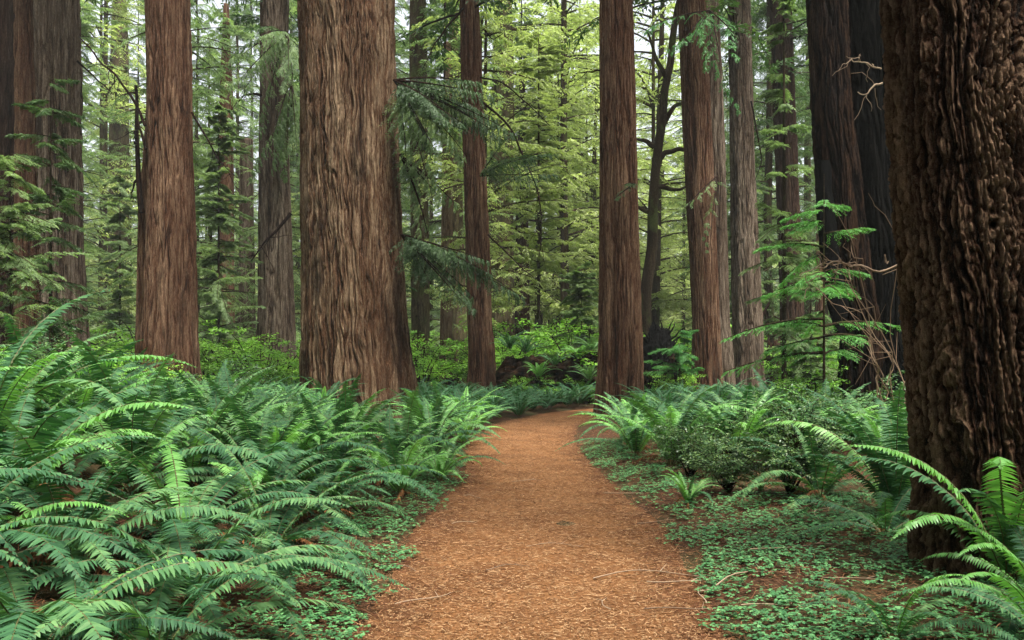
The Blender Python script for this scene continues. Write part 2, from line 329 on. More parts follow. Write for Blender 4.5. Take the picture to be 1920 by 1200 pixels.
# ------------------------------------------------------------------ conifer foliage
def bough_blades(rng, L, ntw, twL, nlf, lfL, lfW, droop, hang=.0, flat=.25):
    """one bough along +x: returns blade positions, directions, sides, lengths, and the spine"""
    t = np.linspace(.12, 1, ntw) ; t = t + rng.normal(0, .3 / ntw, ntw); t = np.clip(t, .08, 1)
    sx = L * t; sz = -droop * L * t ** 2; sy = .10 * L * np.sin(t * 4 + rng.rand() * 6) * t
    sgn = np.where(np.arange(ntw) % 2 == 0, 1, -1)
    ang = np.radians(rng.uniform(35, 75, ntw)) * (1 - .5 * t)
    tl = twL * (1.15 - .8 * t) * rng.uniform(.6, 1.2, ntw)
    dx = np.cos(ang); dy = sgn * np.sin(ang); dz = -hang * rng.uniform(.3, 1.3, ntw) - 2 * droop * t * dx * .5 + rng.normal(0, flat, ntw) * .5
    dt = nrm(np.stack([dx, dy, dz], -1))
    s = (np.arange(nlf) + .5) / nlf
    p = np.stack([sx, sy, sz], -1)[:, None] + dt[:, None] * (tl[:, None] * s[None])[..., None]
    p[..., 2] -= (hang * .5 + .1) * tl[:, None] * s[None] ** 2
    # blades go both sides off the twig, forward swept
    up = np.array([0, 0, 1.0]); sd_ = nrm(np.cross(dt, up)); lr = np.where(np.arange(nlf) % 2 == 0, 1.0, -1.0)
    bd = dt[:, None] * .65 + sd_[:, None] * lr[None, :, None] * .8 + rng.normal(0, .22, (ntw, nlf, 3))
    bd[..., 2] -= hang * .5
    bd = nrm(bd).reshape(-1, 3); P = p.reshape(-1, 3)
    nn = nrm(up + rng.normal(0, .35, (len(P), 3))); side = nrm(np.cross(bd, nn))
    ln = lfL * (1.25 - .7 * np.broadcast_to(s, (ntw, nlf)).reshape(-1)) * rng.uniform(.7, 1.2, len(P))
    tt = np.linspace(0, 1, 6)
    spine = np.stack([L * tt, .10 * L * np.sin(tt * 4) * tt * 0, -droop * L * tt ** 2], -1)
    return P, bd, side, ln, spine
def crown_mesh(name, seed, z0, z1, rmax, nb, matl, ntw=14, twL=1.0, nlf=10, lfL=.3, lfW=.07, droop=.25, hang=.3, up=.1, shape='cone', gap=.0, spread=None):
    rng = np.random.RandomState(seed); g = Geo(); limbs = Geo(); rc_ = min(.12, .005 * z1); limbs.tube([(0, 0, z0 - .5), (0, 0, (z0 + z1) / 2), (0, 0, z1)], [rc_, rc_ * .7, rc_ * .2], 6)
    for i in range(nb):
        u = rng.rand(); z = z0 + (z1 - z0) * u
        prof = {'cone': (1 - u) ** .8 * .9 + .1, 'col': 1 - .5 * u ** 2, 'round': math.sin(math.pi * (.15 + .8 * u)) }[shape]
        L = rmax * (prof * .75 + .25) * rng.uniform(.35, 1.15)
        if rng.rand() < .5 and math.sin(z * 1.9 + seed) > .3: continue
        P, bd, sd_, ln, sp = bough_blades(rng, L, ntw, twL * (.4 + .6 * prof), nlf, lfL, lfW, droop * rng.uniform(.3, 1.5), hang)
        a = rng.rand() * 2 * np.pi if spread is None else rng.uniform(*spread)
        pit = up + rng.normal(0, .2)
        ca, sa, cp, sp_ = math.cos(a), math.sin(a), math.cos(pit), math.sin(pit)
        Rm = np.array([[ca * cp, -sa, -ca * sp_], [sa * cp, ca, -sa * sp_], [sp_, 0, cp]])
        off = np.array([0, 0, z])
        g.kites(P @ Rm.T + off, bd @ Rm.T, sd_ @ Rm.T, ln, lfW * rng.uniform(.8, 1.2), 0, .45, .12)
        limbs.tube(sp @ Rm.T + off, np.linspace(.012 * L + .008, .006, 6), 4)
    return g.mesh(name, [matl]), limbs

# ---- main trunks (measured from the photograph)
def main_trees():
    # name, profiles, distance, label, bark, options
    E = trunk_thing('redwood_tree', [[(0, 563, 737), (150, 565, 741), (300, 566, 746), (450, 567, 752), (550, 568, 760), (650, 569, 768), (720, 570, 776), (775, 569, 784), (800, 562, 793)]],
        26, 'thickest redwood trunk, with pale weathered fibrous bark, directly left of the path', 'tree', B_BIG, zt=36, seed=3, nt_=620, dz=.035, ridge_w=.085, ridge_l=1.9, depth=.12, flute=.03, nfl=9, warp=.9)
    A = trunk_thing('redwood_tree', [[(0, -50, 27), (300, -52, 30), (600, -56, 33), (760, -60, 36)]], 33, 'dark redwood trunk cut off by the left edge of the photo', 'tree', B_DARK, seed=21, nt_=200, depth=.08, ridge_w=.14)
    B = trunk_thing('redwood_tree', [[(0, 70, 143), (300, 78, 148), (600, 88, 156), (750, 84, 162)], [(0, 33, 84), (300, 36, 92), (600, 34, 104), (750, 26, 112)]],
        31, 'pair of fused redwood trunks with deep grooves near the left edge', 'tree', (B_GREY, B_RED), seed=31, nt_=330, depth=.12, flute=.09, nfl=10, ridge_w=.13, ridge_l=2.4)
    C = trunk_thing('redwood_tree', [[(0, 276, 352), (300, 279, 358), (450, 277, 364), (600, 268, 367), (680, 258, 370), (760, 250, 374)], [(320, 268, 282), (360, 262, 282), (450, 260, 283), (640, 256, 284), (750, 250, 290)]],
        28, 'dark red-brown redwood trunk with a slim side stem, left of the thickest trunk', 'tree', (B_RED, B_RED), seed=41, nt_=330, depth=.08, ridge_w=.12, ridge_l=1.6)
    D = trunk_thing('redwood_tree', [[(0, 490, 540), (200, 488, 539), (400, 487, 544), (560, 486, 549), (740, 480, 556)]], 42, 'grey-brown redwood trunk seen just left behind the thickest trunk', 'tree', B_GREY, seed=51, nt_=220, depth=.09, ridge_w=.13, ridge_l=2)
    Ft = trunk_thing('redwood_tree', [[(0, 862, 897), (200, 867, 905), (400, 872, 914), (600, 877, 922), (700, 878, 931), (760, 872, 942)]], 34, 'slender redwood trunk right of the thickest trunk, leaning slightly left', 'tree', B_RED, seed=61, nt_=240, depth=.06, ridge_w=.11, ridge_l=1.6)
    G = trunk_thing('redwood_tree', [[(0, 1125, 1185), (300, 1126, 1193), (600, 1124, 1201), (700, 1122, 1204), (760, 1119, 1207), (785, 1115, 1212)]], 26.5, 'straight redwood trunk standing at the right side of the bend in the path', 'tree', B_RED, seed=71, nt_=360, dz=.045, depth=.07, flute=.035, nfl=9, ridge_w=.10, ridge_l=1.8)
    H = trunk_thing('redwood_tree', [[(0, 1272, 1322), (300, 1284, 1336), (600, 1300, 1348), (720, 1300, 1353), (765, 1290, 1362)], [(0, 1303, 1346), (300, 1313, 1359), (600, 1328, 1366), (765, 1330, 1384)]],
        34, 'double redwood trunk leaning left, first beyond the trunk at the path bend', 'tree', (B_RED, B_GREY), seed=81, nt_=260, depth=.07, ridge_w=.09, ridge_l=2.2)
    I = trunk_thing('redwood_tree', [[(0, 1366, 1405), (300, 1370, 1414), (600, 1374, 1428), (700, 1372, 1430), (755, 1364, 1440)]], 37, 'greyish redwood trunk standing close right of the double trunk', 'tree', B_GREY, seed=91, nt_=240, depth=.07, ridge_w=.10)
    J = trunk_thing('redwood_tree', [[(0, 1443, 1482), (300, 1455, 1494), (600, 1465, 1506), (745, 1458, 1518)]], 42, 'dark reddish redwood trunk between the grey trunk and the charred trunk', 'tree', B_DARK, seed=101, nt_=220, depth=.09, ridge_w=.13)
    K = trunk_thing('charred_tree', [[(0, 1516, 1584), (200, 1524, 1594), (400, 1540, 1618), (480, 1545, 1626), (560, 1560, 1640), (640, 1586, 1652), (820, 1586, 1660)], [(0, 1560, 1712), (400, 1582, 1735), (820, 1592, 1745)]],
        19, 'fire-charred black redwood trunk half hidden behind the rough trunk at the right', 'tree', (B_BURNT, B_CHAR), seed=111, nt_=360, depth=.11, flute=.05, nfl=6, ridge_w=.12, zt=30)
    L = trunk_thing('fir_tree', [[(0, 1668, 1908), (200, 1676, 1922), (400, 1692, 1945), (700, 1718, 1975), (900, 1732, 2000), (1000, 1732, 2030), (1060, 1722, 2070), (1130, 1700, 2120)]],
        6.15, 'huge rough dark fir trunk with deeply furrowed plates in the right foreground', 'tree', B_FIR, seed=131, nt_=560, dz=.011, depth=.085, ridge_w=.072, ridge_l=1.1, flute=.015, nfl=5, warp=1.0, rough=.013, fw=.26, zt=7.2, taper=.9, lobes=.15)
    return dict(A=A, B=B, C=C, D=D, E=E, F=Ft, G=G, H=H, I=I, J=J, K=K, L=L)
T = main_trees()
# upper part of the fir above the frame, plain resolution, as the same tree's trunk continues
upper = trunk_mesh('fir_upper', [(-1200, 1652, 1830), (-10, 1668, 1907), (0, 1668, 1908)], 6.15, 27, B_FIR, seed=131, nt_=160, dz=.12, depth=.05, ridge_w=.09, ridge_l=.5, ox=T['L'].location.x, oy=T['L'].location.y, base_z=7.3, taper=.4)
link('upper_trunk', upper, T['L'], loc=(0, 0, 7.3 - T['L'].location.z))

# crowns of the tall redwoods, above the frame: three shared shapes
CR = []
for s_ in range(3):
    cm, lb = crown_mesh('redwood_crown', 300 + s_, 15, 37, 4.6, 80, M_CON_D, 12, 1.2, 9, .38, .10, .2, .3)
    CR.append((cm, lb.mesh('redwood_limbs', [B_DARK])))
for i, k in enumerate(('A', 'B', 'C', 'D', 'E', 'F', 'G', 'H', 'I', 'J', 'K', 'L')):
    zz = {'L': -2.0}.get(k, 0)
    lean = {'H': -.65, 'I': -.4, 'J': -.7, 'F': -.6, 'K': -1.3, 'L': -.9}.get(k, 0)
    cm, lb = CR[i % 3]
    link('crown', cm, T[k], (lean, 0, zz), (0, 0, i * 1.7)); link('limbs', lb, T[k], (lean, 0, zz), (0, 0, i * 1.7))

# hanging strip of charred bark on the burnt tree
g = Geo()
a = np.linspace(0, 1, 26); d0 = 18.45
lft = np.interp(a, [0, .3, .8, 1], [1528, 1530, 1550, 1566]) + 4 * perlin(a * 9, 0, 0, 5); rgt = np.interp(a, [0, .5, .85, 1], [1556, 1572, 1592, 1580]) + 4 * perlin(a * 9, 3, 0, 5)
rows = 300 + 330 * a; vv = []
for l_, r_, ro in zip(lft, rgt, rows):
    for u_ in np.linspace(0, 1, 9): vv.append(W(l_ + (r_ - l_) * u_, ro, d0 - .12 * math.sin(u_ * math.pi) + .05 * float(perlin(u_ * 4, ro * .03, 0, 8))))
    for u_ in np.linspace(1, 0, 9): vv.append(W(l_ + (r_ - l_) * u_, ro, d0 + .16))
g.add(np.array(vv) - np.array(T['K'].location), grid_quads(26, 18, True))
link('bark_strip', g.mesh('bark_strip', [B_CHAR], True), T['K'])

# ------------------------------------------------------------------ smaller background trunks
SL = [  # profile, d, label, bark
 ([(60, 768, 800), (400, 770, 803), (690, 772, 806)], 47, 'mossy trunk showing just right behind the thickest trunk', B_MOSSY, 30),
 ([(300, 829, 850), (560, 827, 848), (700, 823, 846)], 45, 'slim pale tan trunk between the mossy trunk and the slender leaning redwood', B_PALE, 18),
 ([(0, 843, 858), (200, 841, 861), (700, 845, 878)], 52, 'thin dark trunk rising just left of the slender leaning redwood', B_MOSSY, 28),
 ([(0, 928, 960), (200, 922, 964), (500, 915, 962), (700, 912, 968)], 58, 'mossy yellow-green trunk blurred by foliage right of the slender leaning redwood', B_MOSSY, 30),
 ([(180, 412, 436), (400, 410, 438), (700, 408, 440)], 60, 'red-brown trunk in the gap between the two leftmost groups and the grey-brown trunk', B_RED, 26),
 ([(180, 450, 473), (400, 449, 475), (700, 446, 480)], 55, 'broken-topped pinkish trunk close left of the grey-brown trunk', B_GREY, 15.5),
 ([(100, 208, 240), (600, 204, 242), (720, 200, 246)], 78, 'hazy mossy trunk in the bright gap left of the dark red-brown trunk', B_MOSSY, 40),
 ([(380, 968, 990), (520, 966, 992), (700, 962, 994)], 60, 'short stretch of dark trunk behind the hanging bare branches', B_DARK, 22),
 ([(300, 1532, 1546), (700, 1528, 1546)], 52, 'thin brown trunk in the narrow gap left of the charred trunk', B_RED, 22),
 ([(300, 1508, 1520), (700, 1506, 1522)], 58, 'thinnest trunk right of the dark reddish redwood', B_MOSSY, 24),
]
SLT = []
for i, (p, d, lab, b, zt) in enumerate(SL):
    SLT.append(trunk_thing('forest_trunk_tree' if False else 'conifer_tree', [p], d, lab, 'tree', b, zt=zt, seed=200 + i, nt_=72, dz=.12, depth=.05, ridge_w=.14, lobes=.04))
sc_, sl_ = crown_mesh('slim_crown', 340, 9, 26, 3.2, 70, M_CON_M, 12, .9, 10, .3, .07, .3, .4)
sl_ = sl_.mesh('slim_limbs', [B_DARK])
for i, t in enumerate(SLT):
    if i in (5,): continue
    zoff = {6: 8, 1: 1, 8: 2}.get(i, 2); link('crown', sc_, t, (0, 0, zoff), (0, 0, i)); link('limbs', sl_, t, (0, 0, zoff), (0, 0, i))

# crooked dark tree and its limbs
g = Geo(); d = 38.0
def pxs(pts, d, wob=.0, seed=0):
    """smooth path through picture points at distance d (optionally each with its own d)"""
    P = np.array([W(p[0], p[1], p[2] if len(p) > 2 else d) for p in pts])
    t = np.linspace(0, len(P) - 1, (len(P) - 1) * 5 + 1); o = np.stack([np.interp(t, np.arange(len(P)), P[:, k]) for k in range(3)], -1)
    kk = np.array([.25, .5, .25])
    for _ in range(2): o[1:-1] = .25 * o[:-2] + .5 * o[1:-1] + .25 * o[2:]
    if wob: o += wob * np.stack([perlin(t * 1.3, k * 7.1, seed, 55) for k in range(3)], -1)
    return o
base = W(1206, 745, d); bz = float(hgt(base[0], d)); base[2] = bz
root = link('crooked_tree', None, loc=base); tag(root, 'crooked dark mossy tree with bent limbs between the path-bend trunk and the double trunk', 'tree')
def limb(g, pts, r0, r1, d, wob=.05, seed=0, sides=7):
    p = pxs(pts, d, wob, seed) ; g.tube(p, np.linspace(r0, r1, len(p)), sides)
limb(g, [(1204, 770), (1208, 650), (1212, 545), (1224, 440), (1226, 350), (1238, 240), (1252, 150), (1262, 60), (1290, -60)], .30, .12, d, .1, 2, 10)
link('trunk', (lambda gg: gg.mesh('crooked_trunk', [B_MOSSY], True))(g), root, loc=-Vector(base))
for k, pts in enumerate([[(1230, 305), (1248, 285), (1275, 280), (1296, 282), (1310, 310), (1318, 370)], [(1228, 350), (1250, 352), (1272, 358), (1290, 345)], [(1226, 275), (1205, 262), (1192, 260)],
            [(1240, 240), (1262, 200), (1282, 190), (1300, 160)], [(1224, 400), (1205, 395), (1180, 380)], [(1250, 150), (1230, 110), (1215, 60)]]):
    g = Geo(); limb(g, pts, .13, .04, d, .08, k); link('limb', g.mesh('crooked_limb', [B_MOSSY], True), root, loc=-Vector(base))
TR.append((base[0], d, .4))

# ------------------------------------------------------------------ boughs and bare branches on the main trees
def bough_obj(parent, start, end, droop_pts, nt2, matl, seed, twL=.7, nlf=26, lfL=.09, lfW=.018, hang=.9, sub=7, name='bough'):
    """a dense foliage bough: several drooping branches between two world points"""
    rng = np.random.RandomState(seed); g = Geo(); s, e = np.array(start), np.array(end)
    for i in range(int(sub * 1.25)):
        ee = e + rng.normal(0, .20, 3) * np.linalg.norm(e - s) * np.array([1.1, 1, 1.0]); L = np.linalg.norm(ee - s)
        P, bd, sd_, ln, sp = bough_blades(rng, L, nt2, twL * .75, nlf, lfL, lfW, rng.uniform(.02, .18), hang * rng.uniform(.5, 1.3))
        x = nrm(ee - s); y = nrm(np.cross([0, 0, 1.0], x)); z = np.cross(x, y); Rm = np.stack([x, y, z], 1)
        g.kites(P @ Rm.T + s, bd @ Rm.T, sd_ @ Rm.T, ln, lfW * 1.5, 0, .45, .1)
        g.tube(sp @ Rm.T + s, np.linspace(.03, .006, 6), 5, 1)
    return link(name, g.mesh(name, [matl, B_DARK]), parent, loc=-Vector(parent.location) if parent else (0, 0, 0))
bough_obj(T['E'], W(738, 150, 25.2), W(905, 215, 24.0), None, 34, M_CON_D, 1, .8, 28, .11, .02, 1.1, 9)
bough_obj(T['E'], W(745, 160, 25.2), W(845, 280, 24.0), None, 28, M_CON_M, 2, .8, 28, .11, .02, 1.2, 6)
bough_obj(T['E'], W(752, 440, 25.2), W(915, 520, 24.2), None, 34, M_CON_D, 3, .75, 26, .11, .02, 1.1, 8)
bough_obj(T['E'], W(750, 290, 25.6), W(820, 390, 24.6), None, 20, M_CON_M, 4, .6, 24, .10, .02, 1.2, 4)
bough_obj(T['D'], W(540, 60, 41), W(470, 140, 38), None, 26, M_CON_M, 5, 1.0, 22, .16, .03, .8, 7)
bough_obj(T['D'], W(545, 150, 41), W(560, 320, 39), None, 26, M_CON_M, 6, 1.0, 22, .16, .03, .9, 7)
bough_obj(T['H'], W(1330, 20, 33), W(1300, 90, 29), None, 18, M_CON_B, 7, .7, 20, .12, .022, .6, 5)
bough_obj(T['H'], W(1345, 330, 33.4), W(1330, 400, 31.5), None, 12, M_CON_M, 8, .5, 20, .10, .02, .6, 2)
bough_obj(T['G'], W(1190, 345, 25.9), W(1150, 352, 25.0), None, 9, M_CON_D, 9, .35, 18, .08, .016, .4, 2)
bough_obj(T['F'], W(900, 330, 33.5), W(1000, 260, 31), None, 26, M_CON_D, 10, .9, 22, .13, .025, .9, 5)
def bare(parent, pts, d, r0=.04, r1=.012, seed=0, twigs=6, name='bare_branch', m=None):
    rng = np.random.RandomState(seed); g = Geo(); p = pxs(pts, d, .06, seed); g.tube(p, np.linspace(r0, r1, len(p)), 5)
    for k in range(twigs):
        i = rng.randint(2, len(p) - 1); L = rng.uniform(.3, 1.0) * d / 30
        dr = nrm(np.array([rng.normal(), rng.normal() * .4, rng.normal() - .5])); n = 6
        q = p[i] + np.outer(np.linspace(0, L, n), dr) + np.cumsum(rng.normal(0, .03, (n, 3)), 0); q[:, 2] -= np.linspace(0, .25 * L, n) ** 2 * 2
        g.tube(q, np.linspace(r1 * .9, .004, n), 4)
    return link(name, g.mesh(name, [m or B_DARK], True), parent, loc=-Vector(parent.location))
bare(T['F'], [(904, 190), (955, 235), (985, 300), (1010, 360), (1016, 430), (1012, 480)], 33, .05, .014, 1, 12)
bare(T['F'], [(900, 145), (945, 155), (990, 195), (1030, 235)], 33.2, .04, .012, 2, 10)
bare(T['F'], [(905, 55), (925, 75), (945, 60)], 33, .03, .01, 3, 4)
bare(T['F'], [(915, 440), (940, 465), (975, 500), (1000, 520)], 33.5, .04, .012, 4, 8)
bare(T['F'], [(868, 15), (838, 50), (812, 90), (792, 130)], 33, .05, .012, 5, 6)
bare(T['C'], [(272, 235), (250, 185), (215, 140), (180, 105), (148, 68)], 27.6, .05, .02, 6, 8)
bare(T['C'], [(274, 280), (262, 240), (255, 190)], 27.6, .05, .02, 7, 5)
bare(T['C'], [(265, 400), (258, 330), (257, 250), (254, 160)], 28, .10, .05, 8, 6)
bare(T['C'], [(360, 210), (385, 255), (410, 300), (440, 330)], 27.6, .04, .012, 9, 8)
bare(T['B'], [(145, 115), (180, 145), (210, 175)], 30.5, .04, .012, 10, 5)
bare(T['D'], [(545, 400), (520, 430), (495, 455), (470, 490)], 40, .09, .03, 11, 6)
bare(T['D'], [(492, 178), (470, 176), (455, 180), (440, 200)], 41.5, .07, .03, 12, 5)
bare(T['I'], [(1408, 190), (1430, 300), (1415, 340)], 36.5, .04, .012, 13, 4)
bare(T['K'], [(1652, 130), (1625, 120), (1600, 114), (1592, 112)], 17.6, .018, .007, 14, 6, m=M_TWIG)
bare(T['K'], [(1655, 155), (1640, 160), (1625, 176), (1608, 174)], 17.6, .025, .008, 15, 4, m=M_TWIG)
bare(T['L'], [(1682, 500), (1650, 510), (1610, 500), (1560, 492), (1530, 500), (1500, 515)], 7.2, .011, .004, 16, 14, m=M_TWIG)
bare(T['G'], [(1126, 132), (1100, 135), (1078, 138)], 26, .03, .01, 17, 3)
bare(T['J'], [(1446, 560), (1430, 590), (1424, 620), (1430, 650)], 41, .08, .03, 18, 6)

# ------------------------------------------------------------------ background conifers: shared shapes
VAR = []
for s_ in range(7):                                    # tall, reaching from the understory to above the frame
    mt = [M_CON_M, M_CON_D, M_CON_M, M_CON_M, M_CON_D, M_CON_M, M_CON_M][s_]
    H_ = [30, 26, 34, 22, 38, 28, 24][s_]
    cm, lb = crown_mesh('hemlock_crown', 400 + s_, 2.0, H_, 4.2, int(H_ * 6.0), mt, 16, 1.15, 20, .19, .042, .28, .45, shape='col' if s_ % 2 else 'cone')
    lb.tube(np.stack([np.zeros(14), np.zeros(14), np.linspace(-.3, H_ - .5, 14)], -1) + np.random.RandomState(s_).normal(0, .05, (14, 3)) * [1, 1, 0], np.linspace(.24, .03, 14), 9)
    VAR.append((cm, lb.mesh('hemlock_trunk', [B_MOSSY])))
YV = []
for s_ in range(3):                                    # pale yellow-green broadleaf and cedar light shapes
    H_ = [20, 26, 16][s_]
    cm, lb = crown_mesh('maple_crown', 450 + s_, 3.0, H_, 4.8, int(H_ * 5.5), M_YEL, 16, 1.3, 16, .17, .075, .25, .5, shape='round', up=.35)
    lb.tube(np.stack([np.linspace(0, .6, 10), np.zeros(10), np.linspace(-.3, H_ - 1, 10)], -1), np.linspace(.25, .04, 10), 9)
    YV.append((cm, lb.mesh('maple_trunk', [B_MOSSY])))
rng = np.random.RandomState(5)
placed = []
def clear(x, y, r, lst, mind):
    for (a, b, c_) in TR:
        if math.hypot(x - a, y - b) < r + c_: return False
    for (a, b) in lst:
        if math.hypot(x - a, y - b) < mind: return False
    return True
def sector(px):
    return ('behind the fused pair' if px < 180 else 'in the far left gap' if px < 300 else 'left of the thickest trunk' if px < 600 else
            'right of the thickest trunk' if px < 880 else 'behind the path bend' if px < 1130 else 'behind the double trunk' if px < 1400 else 'behind the charred trunk')
n_t = 0
for i in range(5000):
    if n_t >= 150: break
    y = 40 + 86 * rng.rand() ** .8; px = rng.uniform(-260, 2100); x = (px - 960) / F * y
    if not clear(x, y, 1.2, placed, 4.0): continue
    if 150 < px < 270 and y < 85: continue             # brighter gaps
    if 930 < px < 1330 and y < 60: continue
    if 930 < px < 1330 and y < 75 and rng.rand() < .3: continue
    placed.append((x, y)); n_t += 1
    ye = (900 < px < 1360 and rng.rand() < .9) or rng.rand() < .16
    cm, lb = (YV if ye else VAR)[rng.randint(3 if ye else 7)]
    z = float(hgt(x, y)); s_ = rng.uniform(.8, 1.2) * (1.0 if y < 80 else 1.25)
    r = link('maple_tree' if ye else 'hemlock_tree', None, loc=(x, y, z), rot=(0, 0, rng.rand() * 6.28), sc=s_)
    far = 'far off' if y > 85 else 'set back'
    tag(r, (('pale yellow-green leafy tree ' if ye else 'green hemlock with drooping sprays ') + far + ' in the forest, ' + sector(px)), 'tree', ('yellow-green trees ' if ye else 'hemlocks ') + far + ' ' + sector(px))
    link('trunk', lb, r); link('crown', cm, r)

for px, y, s_, lab in [(1010, 64, 1.5, 'tall pale tree veiling the sky just left of the path-bend trunk'), (1060, 58, 1.4, 'yellow-green tree close left behind the path-bend trunk'), (1100, 72, 1.7, 'tallest pale tree behind the path-bend trunk'),
        (1225, 62, 1.5, 'pale tree behind the crooked dark tree'), (975, 76, 1.7, 'pale tree far behind the slender leaning redwood'), (1035, 90, 2.0, 'very tall far tree showing above the fallen log'), (190, 70, 1.6, 'tall pale tree in the bright gap at the far left'), (1085, 98, 2.2, 'farthest tall tree left of the path-bend trunk')]:
    x = (px - 960) / F * y; r = link('maple_tree', None, loc=(x, y, float(hgt(x, y))), rot=(0, 0, px), sc=s_); tag(r, lab, 'tree')
    cm, lb = YV[px % 3]; link('trunk', lb, r); link('crown', cm, r)

# unseen trees added round and behind the camera to shade the clearing
g = Geo(); rng = np.random.RandomState(15); pos = []
for i in range(4000):
    a = rng.rand() * 6.283; R_ = rng.uniform(15, 46); x, y = R_ * math.cos(a), R_ * math.sin(a) + 4
    if y > -4 and abs(x) < 9 + max(y, 0) * .66: continue
    if abs(x) < 2.5 or any(math.hypot(x - p[0], y - p[1]) < 5.2 for p in pos): continue
    pos.append((x, y))
    if len(pos) > 70: break
for k, (x, y) in enumerate(pos):
    zb = float(hgt(x, y)); H_ = rng.uniform(24, 38); g.tube([(x, y, zb - .3), (x, y, zb + H_ / 2), (x + .3, y, zb + H_)], [.5, .35, .05], 10, 1)
    n_ = 900; u = rng.rand(n_); rr_ = 4.6 * (1 - u) ** .6 * np.sqrt(rng.rand(n_)) + .3; aa = rng.rand(n_) * 6.283
    P = np.stack([x + rr_ * np.cos(aa), y + rr_ * np.sin(aa), zb + 3.5 + (H_ - 3.5) * u], -1); dr = nrm(np.stack([np.cos(aa), np.sin(aa), rng.normal(-.25, .2, n_)], -1))
    g.kites(P, dr, nrm(np.cross(dr, nrm(np.array([0, 0, 1.0]) + rng.normal(0, .4, (n_, 3))))), rng.uniform(.8, 1.7, n_), rng.uniform(.3, .6, n_))
tag(link('added_shade_forest', g.mesh('added_shade_forest', [M_CON_M, B_DARK])), 'unseen evergreen trees added round the clearing to shade it from the sides', 'forest', kind='stuff')

# far-off wood that reads as one mass, its colour paled to imitate haze
g = Geo(); rng = np.random.RandomState(9)
N = 60000
az = rng.uniform(-1.0, 1.0, N) ; dd = 135 + 70 * rng.rand(N); xx = np.sin(az) * dd; yy_ = np.cos(az) * dd
top = 16 + 10 * perlin(az * 9, 0, 0, 4) + 9 * perlin(az * 30, 5, 0, 4) + (dd - 135) * .12
zz = hgt(xx, yy_) + top * rng.rand(N) ** .9
dr = nrm(np.stack([rng.normal(size=N), rng.normal(size=N), rng.normal(size=N) * .5 - .3], -1))
sd_ = nrm(np.cross(dr, nrm(np.array([0, -.5, 1.0]) + rng.normal(0, .4, (N, 3)))))
g.kites(np.stack([xx, yy_, zz], -1), dr, sd_, rng.uniform(1.0, 2.2, N), rng.uniform(.5, 1.0, N))
tag(link('distant_forest', g.mesh('distant_forest', [M_YEL])), 'far-off pale green forest filling the gaps between the trunks', 'forest', kind='stuff')

# ------------------------------------------------------------------ broadleaf shrubs
def bush_mesh(name, seed, h, r, nst, nlf, lf, matl, layers=True, woody=M_TWIG, asp=1.6):
    rng = np.random.RandomState(seed); g = Geo(); st = Geo()
    for i in range(nst):
        a = rng.rand() * 6.28; L = h * rng.uniform(.55, 1.1); out_ = r * rng.uniform(.3, 1.0)
        t = np.linspace(0, 1, 7); p = np.stack([np.cos(a) * out_ * t ** 1.3, np.sin(a) * out_ * t ** 1.3, L * (t - .18 * t ** 3)], -1)
        p[1:] += np.cumsum(rng.normal(0, .03 * h, (6, 3)), 0); st.tube(p, np.linspace(.012 * h, .003 * h, 7), 4)
        for k in range(5):                              # side twigs in flat sprays
            j = rng.uniform(.35, 1); b = np.array([np.interp(j * 6, np.arange(7), p[:, q]) for q in range(3)])
            aa = a + rng.normal(0, 1.2); tl = r * rng.uniform(.3, .65)
            dr = np.array([math.cos(aa), math.sin(aa), rng.normal(.12, .18)])
            q = b + np.outer(np.linspace(0, 1, 5), dr * tl); q[:, 2] -= .15 * tl * np.linspace(0, 1, 5) ** 2; st.tube(q, np.linspace(.005 * h, .002 * h, 5), 3)
            n = nlf; s = rng.uniform(.05, 1.05, n); P = b + np.outer(s, dr * tl); P[:, 2] -= .15 * tl * s ** 2
            P += rng.normal(0, 1, (n, 3)) * np.array([.10, .10, .05]) * r * (.5 if layers else 1.0)
            ld = nrm(np.stack([dr[0] + rng.normal(0, .9, n), dr[1] + rng.normal(0, .9, n), rng.normal(-.2, .3, n)], -1))
            nn = nrm(np.array([0, 0, 1.0]) + rng.normal(0, .4, (n, 3))); g.kites(P, ld, nrm(np.cross(ld, nn)), lf * rng.uniform(.6, 1.3, n), lf / asp * rng.uniform(.7, 1.1, n), 0, .5, .1)
    return g.mesh(name, [matl]), st.mesh(name + '_stems', [woody])
def bush(kind, meshes, x, y, label, group=None, sc=1.0, rz=0.0, cat='shrub'):
    r = link(kind, None, loc=(x, y, float(hgt(x, y))), rot=(0, 0, rz), sc=sc); tag(r, label, cat, group)
    link('foliage', meshes[0], r); link('stems', meshes[1], r); return r
BB = [bush_mesh('bright_shrub', 500 + k, 3.0, 1.9, 18, 44, .12, M_BUSH, woody=B_DARK) for k in range(4)]
BH = [bush_mesh('huckleberry', 520 + k, .72, .42, 26, 46, .032, M_BUSHD, woody=B_DARK) for k in range(3)]
BM = [bush_mesh('green_shrub', 530 + k, 1.2, 1.0, 20, 40, .06, M_BUSH if k == 2 else M_BUSHD, woody=B_DARK) for k in range(3)]
rng = np.random.RandomState(12); spots = []
